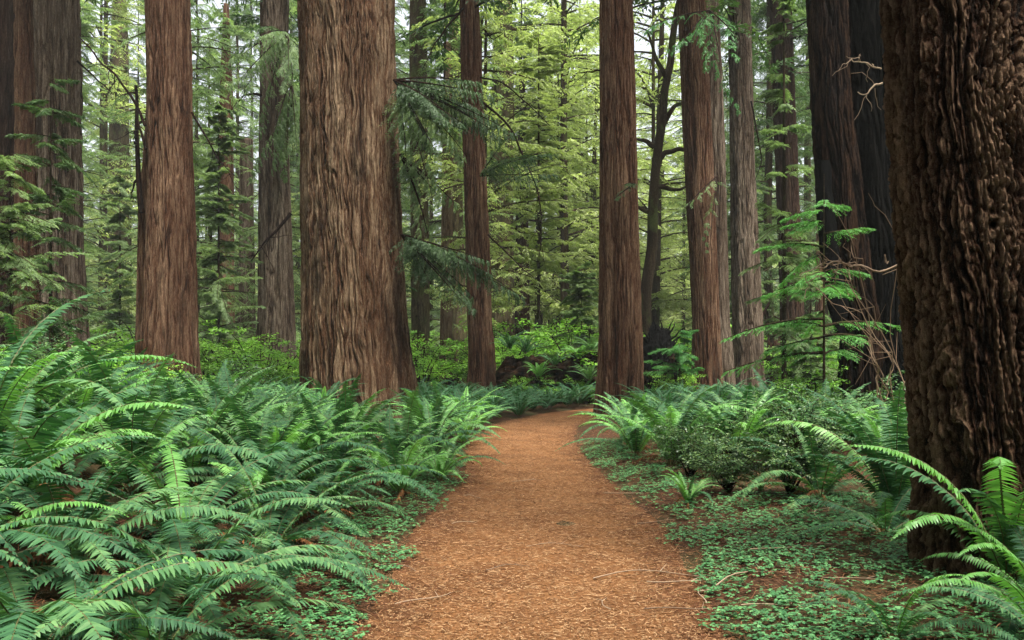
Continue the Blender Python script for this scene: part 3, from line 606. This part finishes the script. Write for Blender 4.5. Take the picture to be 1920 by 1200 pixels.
named = [(500, 31, 1.0, 'bright yellow-green shrub beside the left foot of the thickest trunk'), (438, 33, .9, 'bright green shrub left of the thickest trunk, beyond the tall ferns'),
         (960, 39, 1.1, 'bright yellow-green shrub behind the foot of the slender leaning redwood'), (1060, 40, 1.2, 'tall yellow-green shrub behind the fallen log'),
         (1240, 37, 1.05, 'bright green shrub between the path-bend trunk and the double trunk'), (790, 38, 1.0, 'bright green shrub right of the foot of the thickest trunk'),
         (305, 24, .5, 'small fresh green shrub in front of the dark red-brown trunk'), (205, 40, 1.1, 'yellow-green shrub in the bright gap at the left'),
         (90, 26, .9, 'green shrub in front of the fused pair of trunks'), (1000, 32.2, .42, 'low bright shrub in front of the left part of the fallen log'),
         (1105, 32.6, .38, 'low bright shrub in front of the log, close left of the path-bend trunk'), (1262, 32, .5, 'bright shrub beside the upturned root mass'), (1280, 45, 1.5, 'tall bright shrub showing between path-bend and double trunks'), (1000, 46, 1.5, 'tall bright shrub far behind the fallen log')]
for k, (px, y, s_, lab) in enumerate(named):
    bush('shrub', BB[k % 4], (px - 960) / F * y, y, lab, None, s_, k * 1.3); spots.append(((px - 960) / F * y, y))
n_b = 0
for i in range(3000):
    if n_b >= 95: break
    y = rng.uniform(35, 75); px = rng.uniform(-150, 1800); x = (px - 960) / F * y
    if not clear(x, y, .8, spots, 2.3): continue
    spots.append((x, y)); n_b += 1
    bush('shrub', BB[rng.randint(4)], x, y, 'yellow-green understory shrub ' + ('at mid distance ' if y < 55 else 'deeper in ') + sector(px), 'understory shrubs ' + ('at mid distance ' if y < 55 else 'deeper in ') + sector(px), rng.uniform(.7, 1.35), rng.rand() * 6)

# ------------------------------------------------------------------ young hemlocks near the path (airy, fine foliage)
def young(kind, px, d, h, r, nb, matl, label, seed, spread=None, lf=.07, z0=.5, nlf=22, ntw=22, twL=.5, lean=0, shape='cone'):
    x = (px - 960) / F * d; z = float(hgt(x, d)); root = link(kind, None, loc=(x, d, z)); tag(root, label, 'tree')
    cm, lb = crown_mesh(kind + '_crown', seed, z0, h, r, int(nb * 1.7), matl, ntw, twL, nlf, lf, lf * .28, .25, .35, spread=spread, shape=shape)
    lb.tube(np.stack([np.linspace(0, lean, 10), np.zeros(10), np.linspace(-.2, h, 10)], -1), np.linspace(.006 * h + .006, .005, 10), 7)
    link('trunk', lb.mesh(kind + '_trunk', [B_MOSSY]), root); link('crown', cm, root); return root
young('young_hemlock', 20, 19, 5.6, 1.9, 60, M_CON_M, 'airy young hemlock in front of the left edge trunks', 601, z0=1.2)
young('young_hemlock', 95, 22, 8.5, 1.6, 46, M_CON_D, 'taller dark young hemlock in front of the fused pair', 602, z0=1.5, lf=.09)
young('young_hemlock', 1545, 16.5, 5.0, 1.8, 18, M_CON_B, 'fresh green young hemlock with level boughs left of the charred trunk', 603, z0=1.5, lf=.07)
young('young_hemlock', 1470, 25, 12.6, 1.3, 44, M_CON_M, 'slender young hemlock in front of the dark reddish redwood', 604, z0=2.2, lf=.085)
young('young_hemlock', 1520, 28, 4.5, 1.7, 60, M_CON_M, 'low bushy hemlock below the charred trunk, left side', 605, z0=.4, lf=.10)
young('young_hemlock', 1090, 36, 5.5, 1.6, 56, M_CON_M, 'small hemlock left of the path-bend trunk, above the log', 606, z0=1.0, lf=.12)
young('young_hemlock', 1275, 31.5, 2.8, 1.5, 26, M_CON_B, 'small bright hemlock beside the left foot of the double trunk', 607, z0=1.2, lf=.11)
young('young_hemlock', 700, 44, 13, 2.4, 90, M_CON_D, 'dark hemlock rising behind the thickest trunk', 608, z0=3, lf=.15)
young('young_hemlock', 1010, 44, 18, 2.5, 80, M_YEL, 'tall pale green tree behind the hanging bare branches', 609, z0=6, lf=.16, shape='col')
young('young_hemlock', 410, 40, 13, 2.3, 90, M_CON_M, 'mid green hemlock left of the grey-brown trunk', 610, z0=2, lf=.16)
young('young_hemlock', 1400, 46, 13, 2.2, 80, M_CON_M, 'green hemlock filling the gap between the double and the grey trunk', 611, z0=2, lf=.17)
young('young_hemlock', 225, 52, 13, 2.2, 60, M_CON_M, 'feathery hemlock in the bright gap at the left', 612, z0=2, lf=.19)

# bare arching saplings with pale stems beside the charred trunk
rng = np.random.RandomState(44); root = link('bare_sapling', None, loc=(3.9, 10.2, float(hgt(3.9, 10.2))))
tag(root, 'bare pale arching stems in front of the charred trunk', 'shrub')
g = Geo()
for k in range(8):
    a = rng.uniform(1650, 1700); b = rng.uniform(1515, 1640); yt = rng.uniform(330, 600); dd_ = rng.uniform(8.6, 10)
    p = pxs([(a, 760), (a - 8, 680), (a * .55 + b * .45, yt + 70), (b, yt)], dd_, .16, k); g.tube(p, np.linspace(.007, .002, len(p)), 4)
    for j in range(3):
        i0 = rng.randint(5, 14); dr = np.array([rng.normal(-.3, .4), rng.normal(0, .3), rng.normal(.1, .3)]); q = p[i0] + np.outer(np.linspace(0, 1, 5) ** 1.1, dr) * .5; g.tube(q, np.linspace(.004, .0015, 5), 3)
link('stems', g.mesh('sapling_stems', [M_TWIG]), root, loc=-Vector(root.location))

# ------------------------------------------------------------------ fallen log with root wad, and stump
d = 34.0
n_l, n_r = 360, 130
u = np.linspace(0, 1, n_l)[:, None]; th = np.linspace(0, 2 * np.pi, n_r, endpoint=False)[None]
X = -.7 + 6.9 * u + 0 * th; R = .72 + .35 * sstep(.55, .9, u) + .10 * perlin(u * 9, np.cos(th), np.sin(th), 3) + .22 * perlin(u * 16, np.cos(th) * 2, np.sin(th) * 2, 4) + .10 * perlin(u * 40, np.cos(th) * 6, np.sin(th) * 6, 14) + .06 * perlin(u * 60, np.cos(th) * 14, np.sin(th) * 14, 15)
R = R * np.minimum(1, 12 * np.minimum(u + .02, 1.0)) * np.where(u > .98, .8, 1)
v = np.stack([X, d + R * np.cos(th), .95 + .45 * u + R * np.sin(th) * 1.05], -1)
root = link('fallen_log', None, loc=(2.5, d, 0)); tag(root, 'dark decaying fallen log lying behind the ferns at the path bend', 'log')
link('trunk', mesh_np('log_trunk', v - np.array([2.5, d, 0]), grid_quads(n_l, n_r, True), mats=[B_LOG], smooth=True, attrs={'ridge': (.5 + perlin(u * 30, np.cos(th) * 6, np.sin(th) * 6, 6)).ravel()}), root)
# root wad: a rough upturned disc with roots, coloured black to imitate its dark hollow
rng = np.random.RandomState(3); g = Geo(); c0 = W(1232, 668, 33.2)
ph = np.linspace(0, np.pi, 80)[:, None]; t2 = np.linspace(0, 2 * np.pi, 120, endpoint=False)[None]
rr = 1 + .22 * perlin(np.sin(ph) * np.cos(t2) * 2.2, np.sin(ph) * np.sin(t2) * 2.2, np.cos(ph) * 2.2, 8) + .12 * perlin(np.sin(ph) * np.cos(t2) * 6, np.sin(ph) * np.sin(t2) * 6, np.cos(ph) * 6, 9) + .10 * perlin(np.sin(ph) * np.cos(t2) * 14, np.sin(ph) * np.sin(t2) * 14, np.cos(ph) * 14, 9)
g.add(np.stack([c0[0] + .62 * rr * np.sin(ph) * np.cos(t2), c0[1] + .5 * rr * np.sin(ph) * np.sin(t2), c0[2] + 1.1 * rr * np.cos(ph)], -1), grid_quads(80, 120, True))
for k in range(60):
    a = rng.rand() * 6.28; p = c0 + np.outer(np.linspace(.4, 1.25 + .3 * rng.rand(), 6), [.75 * math.cos(a), -.15, 1.0 * math.sin(a)]) + np.cumsum(rng.normal(0, .05, (6, 3)), 0); g.tube(p, np.linspace(.07, .015, 6), 5)
link('root_wad', g.mesh('root_wad', [B_CHAR], True), root, loc=(-2.5, -d, 0))
rt = trunk_thing('broken_stump', [[(628, 1440, 1462), (680, 1438, 1464), (740, 1432, 1470)]], 40, 'jagged dark broken stump between the grey trunk and the dark reddish redwood', 'stump', B_DARK, zt=2.5, seed=151, nt_=90, dz=.05, top_jag=.45, depth=.05, taper=.8)

# ------------------------------------------------------------------ ferns
def frond_mesh(name, seed, L=1.15, Wd=.105, n=40, a0=65, a1=-25, pw=1.0, leaf=M_FERN, fine=True, curlrow=0.0, side_bend=0.0, ragged=0.0):
    rng = np.random.RandomState(seed); g = Geo(); N = 60
    t = np.linspace(0, 1, N); ang = np.radians(a0 + (a1 - a0) * t ** pw); ds = L / (N - 1)
    x = np.concatenate([[0], np.cumsum(np.cos(ang[:-1]) * ds)]); z = np.concatenate([[0], np.cumsum(np.sin(ang[:-1]) * ds)])
    y = side_bend * L * t ** 2
    sp = np.stack([x, y, z], -1); tan = nrm(np.gradient(sp, axis=0))
    k = np.arange(0, N, 6); k = np.append(k, N - 1); g.tube(sp[k], np.linspace(.0055, .0012, len(k)), 4, 1)
    s = np.linspace(.08, .985, n); P = np.stack([np.interp(s, t, sp[:, q]) for q in range(3)], -1); Tn = nrm(np.stack([np.interp(s, t, tan[:, q]) for q in range(3)], -1))
    wdt = Wd * np.interp(s, [.06, .2, .4, .65, .85, 1], [.55, .85, 1, .85, .48, .06])
    for sg in (1, -1):
        sd0 = np.array([0, sg, 0.0]); nn = nrm(np.cross(Tn, sd0)) * -sg; nn = np.where(nn[:, 2:3] < -2, -nn, nn)
        fw = .26 + rng.normal(0, .07, n)[:, None]; dn = (.20 + curlrow + rng.normal(0, .10, n)[:, None])
        dr = nrm(sd0 + Tn * fw - np.abs(nn) * 0 + np.array([0, 0, -1.0]) * dn)
        ln = (wdt * rng.uniform(.88, 1.08, n))[:, None]
        if ragged: ln = ln * (rng.rand(n) > ragged)[:, None] * rng.uniform(.5, 1.1, (n, 1)) + .001
        wv = nrm(Tn - dr * (Tn * dr).sum(1, keepdims=True)); tw = rng.normal(0, .28, (n, 1)); up_ = nrm(np.cross(dr, wv)); wv = nrm(wv + up_ * tw)
        bw = L / n * .92
        dn2 = np.array([0, 0, -1.0]) * ln
        if fine:
            m1 = P + dr * ln * .12; m2 = P + dr * ln * .62 - (-dn2) * .05; tp = P + dr * ln * 1.0 + dn2 * .16
            v = np.stack([P + wv * bw * .12, P - wv * bw * .12, m1 + wv * bw * .58, m1 - wv * bw * .42, m2 + wv * bw * .40, m2 - wv * bw * .24, tp], 1)
            b = np.arange(n)[:, None] * 7
            g.add(v, np.concatenate([b + [0, 1, 3, 2], b + [2, 3, 5, 4]]), b + [4, 5, 6], 0)
        else:
            g.kites(P, dr, wv, ln[:, 0], np.full(n, bw * 1.15), 0, .3, .12)
    return g.mesh(name, [leaf, M_STEM if leaf is not M_DEAD else M_DEAD])
FR = {'up': [], 'arch': [], 'low': [], 'light': [], 'dead': []}
for k in range(4):
    FR['up'].append(frond_mesh('frond', 700 + k, 1.15, .095, 52, 84 - 3 * k, 20 - 14 * k, 1.3, side_bend=.05 * (k - 1.5)))
    FR['arch'].append(frond_mesh('frond', 710 + k, 1.3, .105, 56, 66 - 4 * k, -32 - 8 * k, 1.1, side_bend=.08 * (k - 1.5)))
    FR['low'].append(frond_mesh('frond', 720 + k, 1.25, .10, 54, 42 - 5 * k, -34 - 6 * k, .9, side_bend=.1 * (k - 1.5)))
    FR['light'].append(frond_mesh('frond', 730 + k, 1.1, .085, 52, 80 - 5 * k, -6 - 12 * k, 1.4, M_FERNL, curlrow=.15, side_bend=.06 * (k - 1.5)))
    FR['dead'].append(frond_mesh('dead_frond', 740 + k, .95, .075, 34, 45 - 18 * k, -70, .6, M_DEAD, curlrow=.5, side_bend=.15 * (k - 1.5), ragged=.2))
def fern(x, y, label, group=None, s=1.0, seed=0, n=16, mix=(.3, .45, .25), light=.1, dead=3, az=None, zo=0.0):
    rng = np.random.RandomState(seed); r = link('sword_fern', None, loc=(x, y, float(hgt(x, y)) + zo), rot=(0, 0, 0), sc=s); tag(r, label, 'fern', group)
    for k in range(n):
        kind = rng.choice(['up', 'arch', 'low'], p=mix)
        if rng.rand() < light: kind = 'light'
        a = 6.283 * (k + rng.uniform(-.3, .3)) / n * 1.0 if az is None else rng.uniform(az[0], az[1])
        ln = rng.uniform(.75, 1.15)
        link('frond', FR[kind][rng.randint(4)], r, (.03 * math.cos(a), .03 * math.sin(a), .02), (rng.normal(0, .12), rng.normal(0, .12), a), (ln, ln, ln))
    for k in range(dead):
        a = rng.rand() * 6.283; link('dead_frond', FR['dead'][rng.randint(4)], r, (0, 0, .06), (rng.normal(0, .2), rng.normal(0, .2), a), rng.uniform(.7, 1.0))
    return r
FL = []                                                # low-detail whole ferns for the distance
for k in range(7):
    rng = np.random.RandomState(760 + k); g = Geo(); light_ = k in (2, 5)
    for j in range(15):
        a = 6.283 * (j + rng.uniform(-.3, .3)) / 15; a0 = rng.choice([82, 70, 55]); a1 = rng.uniform(-40, 15); L = rng.uniform(.85, 1.2)
        t = np.linspace(0, 1, 24); ang = np.radians(a0 + (a1 - a0) * t ** 1.2); x = np.cumsum(np.cos(ang)) * L / 24; z = np.cumsum(np.sin(ang)) * L / 24
        R_ = np.array([[math.cos(a), -math.sin(a), 0], [math.sin(a), math.cos(a), 0], [0, 0, 1]])
        sp = np.stack([x, .05 * rng.normal() * t ** 2, z], -1)
        s = np.linspace(2, 23, 24); P = np.stack([np.interp(s, np.arange(24), sp[:, q]) for q in range(3)], -1); Tn = nrm(np.gradient(P, axis=0))
        w = .10 * np.interp(s / 24, [.1, .3, .6, 1], [.6, 1, .8, .08])
        for sg in (1, -1):
            dr = nrm(np.array([0, sg, -.25]) + .3 * Tn + rng.normal(0, .08, P.shape)); wv = nrm(np.cross(dr, np.cross(Tn, dr)))
            g.kites(P @ R_.T, dr @ R_.T, wv @ R_.T, w, np.full(24, .045), 0, .35, .15)
        g.tube((sp @ R_.T)[::6], [.006, .005, .004, .003], 3, 1)
    FL.append(g.mesh('distant_fern', [M_FERNL if light_ else M_FERN, M_STEM]))

FS = []                                                # fern positions taken
named = [ # x, y, label, scale, n, mix, light, dead, kwargs
 (-3.05, 4.75, 'lowest sword fern in the bottom left corner, long dark arching fronds', 1.15, 20, (.1, .5, .4), .05, 5),
 (-2.25, 4.15, 'sword fern at the bottom edge with fronds reaching toward the path', 1.0, 18, (.0, .5, .5), .0, 5),
 (-1.75, 4.35, 'low dark sword fern at the bottom edge just left of the clover', .85, 18, (.0, .4, .6), .0, 6),
 (-3.3, 4.0, 'sword fern in the extreme bottom left corner with fronds cut by the frame', 1.1, 18, (.1, .5, .4), .05, 4),
 (-3.9, 5.1, 'sword fern with broad fronds filling the lower left edge', 1.3, 20, (.2, .5, .3), .1, 4),
 (-2.75, 5.5, 'very dark sword fern low in the left foreground', 1.05, 20, (.1, .5, .4), .0, 6),
 (-1.95, 5.35, 'dark drooping sword fern above brown dead fronds, nearest the bottom of the path', 1.05, 20, (.05, .45, .5), .03, 7),
 (-3.45, 6.0, 'tall sword fern at the left edge with bright curled young fronds', 1.4, 20, (.35, .5, .15), .3, 3),
 (-2.45, 6.6, 'large blue-green sword fern in the middle of the left foreground bank', 1.15, 22, (.15, .55, .3), .05, 5),
 (-1.85, 6.75, 'sword fern overhanging the clover at the left path edge', .95, 18, (.1, .5, .4), .0, 5),
 (-4.3, 7.2, 'tall sword fern rising highest at the left edge', 1.6, 20, (.5, .4, .1), .3, 3),
 (-3.3, 7.7, 'upright sword fern with long fronds pointing right, left bank', 1.4, 18, (.3, .6, .1), .2, 3),
 (-2.3, 8.2, 'dense sword fern behind the blue-green one on the left bank', 1.15, 18, (.3, .5, .2), .1, 3),
 (-1.8, 8.4, 'drooping sword fern with brown patches next to the light green fern', .9, 16, (.1, .5, .4), .0, 6),
 (-1.28, 10.1, 'upright light yellow-green sword fern at the left path edge', .95, 18, (.7, .3, .0), .85, 5),
 (-.95, 11.6, 'smaller light green sword fern behind the upright one at the path edge', .8, 16, (.6, .4, .0), .6, 4),
 (-2.2, 10.4, 'grey-green sword fern in front of the thickest trunk', 1.1, 16, (.3, .6, .1), .0, 3),
 (1.86, 9.35, 'small bright green fern standing alone at the right path edge', .48, 12, (.9, .1, .0), .9, 3),
 (2.78, 9.9, 'tiny light fern beside the huckleberry bush', .35, 9, (.9, .1, 0), 1.0, 1),
 (3.42, 7.9, 'tall arching sword fern emerging left behind the rough fir trunk', 1.4, 16, (.8, .2, .0), .2, 3),
 (3.2, 9.2, 'low sword fern left of the rough fir trunk', 1.0, 16, (.2, .5, .3), .05, 4),
 (3.1, 7.35, 'dark spreading sword fern low beside the rough fir trunk', .85, 9, (.0, .3, .7), .0, 3),
 (2.72, 4.45, 'bright sword fern in the bottom right corner in front of the fir', .72, 13, (.1, .6, .3), .3, 1),
 (3.02, 5.05, 'sword fern with long curled fronds crossing the foot of the fir', .72, 10, (.3, .6, .1), .3, 1),
 (3.15, 5.6, 'bright curling sword fern at the right edge against the fir bark', 1.3, 12, (.8, .2, .0), .5, 1),
 (2.05, 4.75, 'small sword fern at the bottom edge right of the clover', .55, 9, (.0, .4, .6), .1, 1),
]
for k, (x, y, lab, s_, n, mx, li, de) in enumerate(named):
    fern(x, y, lab, None, s_, 800 + k, n + 3, mx, min(1, li + .03), de); FS.append((x, y))
rng = np.random.RandomState(77)
def fzone(x, y):
    px = 960 + x / y * F
    if x < path_c(y):
        if y < 13: return 'on the near left bank'
        if y < 24: return 'on the left bank short of the thickest trunk' if px < 790 else 'along the left path edge'
        return 'beyond the foot of the thickest trunk' if px > 740 else 'among the left trunks'
    if y < 18: return 'right of the path, before the path-bend trunk'
    return 'around the foot of the path-bend trunk' if px < 1290 else 'before the double trunk' if px < 1450 else 'before the charred trunk'
n_near = 0
for i in range(6000):                                  # near ferns with fronds of their own
    y = rng.uniform(8.5, 17); x = rng.uniform(-10, 7.5)
    op = float(off_path(x, y)); px = 960 + x / y * F
    if abs(px - 960) > 1150: continue
    if x > 0 and (op < .75 or y < 12.2): continue
    if 655 < px < 800 and y > 12.5: continue
    if x < 0 and op < (.8 if y < 13 else .5): continue
    if not clear(x, y, .3, FS, .66 if x < 0 else .78): continue
    if n_near >= 175: break
    FS.append((x, y)); n_near += 1
    fern(x, y, ('dark green' if x < 0 else 'mid green') + ' sword fern ' + fzone(x, y), 'sword ferns ' + fzone(x, y), rng.uniform(.9, 1.3), 900 + i, 15, (.7, .27, .03) if y > 10 else (.55, .38, .07), .40, 2)
cand = []
for i in range(30000):
    y = 15.5 + 21.5 * rng.rand(); x = rng.uniform(-19, 14); op = float(off_path(x, y)); px = 960 + x / y * F
    if abs(px - 960) > 1080 or op < (.12 if x < path_c(y) else .5) or (630 < px < 795 and y < 27) or (1095 < px < 1215 and 17 < y < 28) or (y > 32.8 and -1.5 < x < 6.5): continue
    if not clear(x, y, .2, FS, .62 + .006 * y): continue
    FS.append((x, y)); cand.append((x, y))
cand.sort(key=lambda c_: c_[1]); n_ind = 300 - len(named) - n_near - 7
far_geo = Geo(); FLV = [(np.array([v.co[:] for v in m_.vertices]), np.array([p.vertices[:] for p in m_.polygons]), np.array([p.material_index for p in m_.polygons])) for m_ in FL]
for i, (x, y) in enumerate(cand):
    k = rng.randint(7); a_ = rng.rand() * 6.28; sc_f = float(rng.uniform(.85, 1.3)); z = float(hgt(x, y))
    if i < n_ind:
        r = link('sword_fern', FL[k], loc=(x, y, z), rot=(0, 0, a_), sc=sc_f)
        tag(r, 'distant sword fern ' + fzone(x, y), 'fern', 'distant sword ferns ' + fzone(x, y))
    else:
        v, q, mi = FLV[k]; Rz = np.array([[math.cos(a_), -math.sin(a_), 0], [math.sin(a_), math.cos(a_), 0], [0, 0, 1]])
        far_geo.v.append(v @ Rz.T * sc_f + [x, y, z]); far_geo.q.append(q + far_geo.n); far_geo.qm.append(mi); far_geo.n += len(v)
tag(link('distant_ferns', far_geo.mesh('distant_ferns', [M_FERN, M_STEM])), 'carpet of the farthest sword ferns round the tree bases', 'ferns', kind='stuff')
for k, (px, py) in enumerate([(955, 636), (985, 645), (1085, 655), (1110, 640), (1040, 668), (1010, 690), (1105, 695)]):
    p = W(px, py + 20, 33.4 if py < 660 else 32.7); r = link('sword_fern', FL[k % 7], loc=p, rot=(0, 0, k), sc=1.0); tag(r, 'dark sword fern growing on the fallen log', 'fern', 'ferns on the fallen log')

# right-hand huckleberry and low shrubs
for k, (x, y, s_, lab) in enumerate([(2.42, 9.9, 1.0, 'small-leaved huckleberry bush right of the lone bright fern'), (3.0, 9.6, 1.15, 'dark leafy huckleberry bush in front of the low fern'),
        (2.3, 11.4, 1.1, 'reddish-green huckleberry bush behind the lone bright fern'), (3.0, 12.2, 1.2, 'huckleberry bush among the mid ferns at the right'),
        (3.9, 11.8, 1.4, 'wide dark huckleberry bush below the charred trunk')]):
    bush('huckleberry_bush', BH[k % 3], x, y, lab, None, s_, k); FS.append((x, y))
for k, (px, y, s_) in enumerate([(1500, 16, 1.0), (1570, 15, 1.0), (1540, 20, 1.3), (1380, 23, .7), (400, 20, 1.0), (250, 22, 1.1), (120, 18, 1.2), (40, 15, 1.2)]):
    x = (px - 960) / F * y; bush('leafy_shrub', BM[k % 3], x, y, 'green leafy shrub among the ferns ' + ('below the charred trunk' if px > 960 else 'at the left, before the fused pair'), 'leafy shrubs ' + ('right' if px > 960 else 'left'), s_, k * 2.1)

# ------------------------------------------------------------------ clover, needles, mulch chips
rng = np.random.RandomState(31); N = 85000
x = rng.uniform(-2.6, 5.2, N); y = 3.2 + 14 * rng.rand(N) ** 1.3; op = off_path(x, y)
dens = sstep(.0, .25, op + .25 * perlin(x * 1.6, y * 1.6, 0, 41)) * np.where(x < 0, sstep(1.2, .5, op), sstep(3.4, 2.0, op))
pn = .75 * perlin(x * 1.1, y * 1.1, 2, 42) + .6 * perlin(x * 3.2, y * 3.2, 2, 43) + .4 * perlin(x * 8, y * 8, 2, 44)
dens = dens * sstep(-.35, .45, pn + np.where(x < 0, .3, .22))
dens = dens * np.where((x > 0) & (y > 9.4) & (y < 10.4), .25, 1) * np.where((x > 0) & (y > 10.4) & (op > .9), .15, 1)
kp = rng.rand(N) < dens; x, y = x[kp], y[kp]; n = len(x)
h = hgt(x, y) + rng.uniform(.025, .075, n); a0 = rng.rand(n) * 6.28; r = rng.uniform(.010, .030, n); tilt = rng.normal(0, .22, (n, 2))
g = Geo()
for k in range(3):
    a = a0 + k * 2.0944; dr = nrm(np.stack([np.cos(a), np.sin(a), -.18 + tilt[:, 0] * np.cos(a) + tilt[:, 1] * np.sin(a)], -1)); sd_ = nrm(np.cross(dr, [0, 0, 1.0]))
    P = np.stack([x, y, h], -1); R = r[:, None]
    v = np.stack([P, P + dr * R * .65 + sd_ * R * .55 , P + dr * R * 1.15 + sd_ * R * .38, P + dr * R * .95 + [0, 0, .002], P + dr * R * 1.15 - sd_ * R * .38, P + dr * R * .65 - sd_ * R * .55], 1)
    b = np.arange(n)[:, None] * 6; g.add(v, np.concatenate([b + [0, 1, 2, 3], b + [0, 3, 4, 5]]))
tag(link('clover_cover', g.mesh('clover_cover', [M_CLOVER])), 'patches of small green three-leaved wood sorrel along both path edges', 'ground cover', kind='stuff')
def litter(name, label, N, xr, yr, yp, lenr, wr, matl, keep, seed, lift=.004, anis=0.0, tilt=.12):
    rng = np.random.RandomState(seed); y = yr[0] + (yr[1] - yr[0]) * rng.rand(N) ** yp; x = path_c(y) + rng.uniform(xr[0], xr[1], N)
    k = rng.rand(N) < keep(x, y); x, y = x[k], y[k]; n = len(x); a = rng.rand(n) * 6.28; a = np.where(rng.rand(n) < anis, rng.normal(0, .35, n), a)
    op = off_path(x, y); z = np.where(op < .05, .016 + .012 * perlin(x * 3, y * 3, 0, 21) + .018 * perlin(x * .7, y * .7, 0, 22), hgt(x, y) + .01) + rng.uniform(0, lift, n) + .004
    dr = nrm(np.stack([np.cos(a), np.sin(a), rng.normal(0, tilt, n)], -1)); sd_ = nrm(np.cross(dr, nrm(np.array([0, 0, 1.0]) + rng.normal(0, .35, (n, 3)))))
    L = rng.uniform(*lenr, n) * (1 + rng.rand(n) ** 6 * 2.0); w = rng.uniform(*wr, n); P = np.stack([x, y, z], -1) - dr * L[:, None] / 2
    bend = sd_ * (rng.normal(0, .12, n) * L)[:, None]
    v = np.stack([P - sd_ * w[:, None] / 2, P + sd_ * w[:, None] / 2, P + dr * L[:, None] * .5 + bend + sd_ * w[:, None] / 2, P + dr * L[:, None] * .5 + bend - sd_ * w[:, None] / 2,
                  P + dr * L[:, None] + sd_ * w[:, None] * .3, P + dr * L[:, None] - sd_ * w[:, None] * .3], 1)
    b = np.arange(n)[:, None] * 6; g = Geo(); g.add(v, np.concatenate([b + [0, 1, 2, 3], b + [3, 2, 4, 5]]))
    tag(link(name, g.mesh(name, [matl])), label, 'ground cover', kind='stuff')
litter('wood_chips', 'orange-brown shredded bark mulch strewn over the path', 170000, (-1.35, 1.35), (3.4, 26), 1.7, (.010, .032), (.002, .005), M_CHIP, lambda x, y: sstep(.22, -.12, off_path(x, y)), 51, .006, .35)
litter('needle_litter', 'red-brown fallen needles and bits of bark on the forest floor', 130000, (-3.5, 5.5), (3.2, 20), 1.5, (.025, .07), (.002, .0045), M_NEEDLE, lambda x, y: sstep(-.5, .15, off_path(x, y)) * .9, 52, .02, 0.0, .25)
rng = np.random.RandomState(61); n_tw = 0
TW = []
for k in range(6):
    g = Geo(); L = [.5, .35, .7, .28, .45, .6][k]; m_ = 9; t = np.linspace(-.5, .5, m_)
    p = np.stack([L * t, .12 * L * np.sin(t * 5 + k), .005 + .01 * np.cos(t * 4)], -1); g.tube(p, np.linspace(.0045, .002, m_), 5)
    q = p[5] + np.outer(np.linspace(0, 1, 4), [.12 * L, .22 * L * (-1) ** k, .01]); g.tube(q, np.linspace(.003, .001, 4), 4); TW.append(g.mesh('fallen_twig', [M_TWIG], True))
for px, py, a, k, s_ in [(1280, 1100, -.3, 0, 1.0), (1320, 1125, 1.2, 1, 1.1), (1290, 1150, .2, 4, 1.2), (1040, 1028, .05, 2, .7), (1215, 1085, .1, 2, 1.2), (885, 935, -.6, 3, 1.0), (950, 1070, .3, 1, 1.0), (1130, 1140, 2.0, 3, .9),
        (800, 1130, .8, 4, 1.0), (740, 1070, -.5, 1, 1.2), (1240, 985, .1, 0, 1.0), (1180, 930, .0, 5, 1.0), (990, 905, .1, 0, .9), (1420, 1110, .5, 2, 1.2), (1500, 1060, .45, 5, 1.5), (1560, 1000, .9, 2, 1.4), (1350, 1010, .3, 4, 1.0), (1600, 1130, -.6, 0, 1.2), (1460, 1165, .2, 4, 1.0), (870, 985, .5, 3, .9)]:
    y = F * EYE / (py - HZ); x = (px - 960) / F * y; z = float(hgt(x, y)); onp = float(off_path(x, y)) < 0.05
    o = link('fallen_twig', TW[k], loc=(x, y, z + (.025 if onp else .02)), rot=(0, 0, a), sc=s_); tag(o, 'thin bare twig lying on the ' + ('mulch path' if onp else 'needle litter beside the path'), 'twig', 'twigs on the ' + ('path' if onp else 'forest floor'))

# ------------------------------------------------------------------ haze in the forest air
HAZE = 0.0004
if HAZE:
    m = bpy.data.materials.new('haze'); m.use_nodes = True; nt = m.node_tree; nt.nodes.clear()
    out = nt.nodes.new('ShaderNodeOutputMaterial'); pv = nt.nodes.new('ShaderNodeVolumePrincipled')
    pv.inputs['Color'].default_value = (.9, .96, .93, 1); pv.inputs['Density'].default_value = HAZE; nt.links.new(pv.outputs[0], out.inputs['Volume'])
    v = np.array([(a, b, c_) for a in (-460, 460) for b in (-320, 440) for c_ in (-3, 75)], float)
    q = [(0, 1, 3, 2), (4, 6, 7, 5), (0, 4, 5, 1), (2, 3, 7, 6), (0, 2, 6, 4), (1, 5, 7, 3)]
    tag(link('haze', mesh_np('haze', v, q, mats=[m])), kind='stuff')
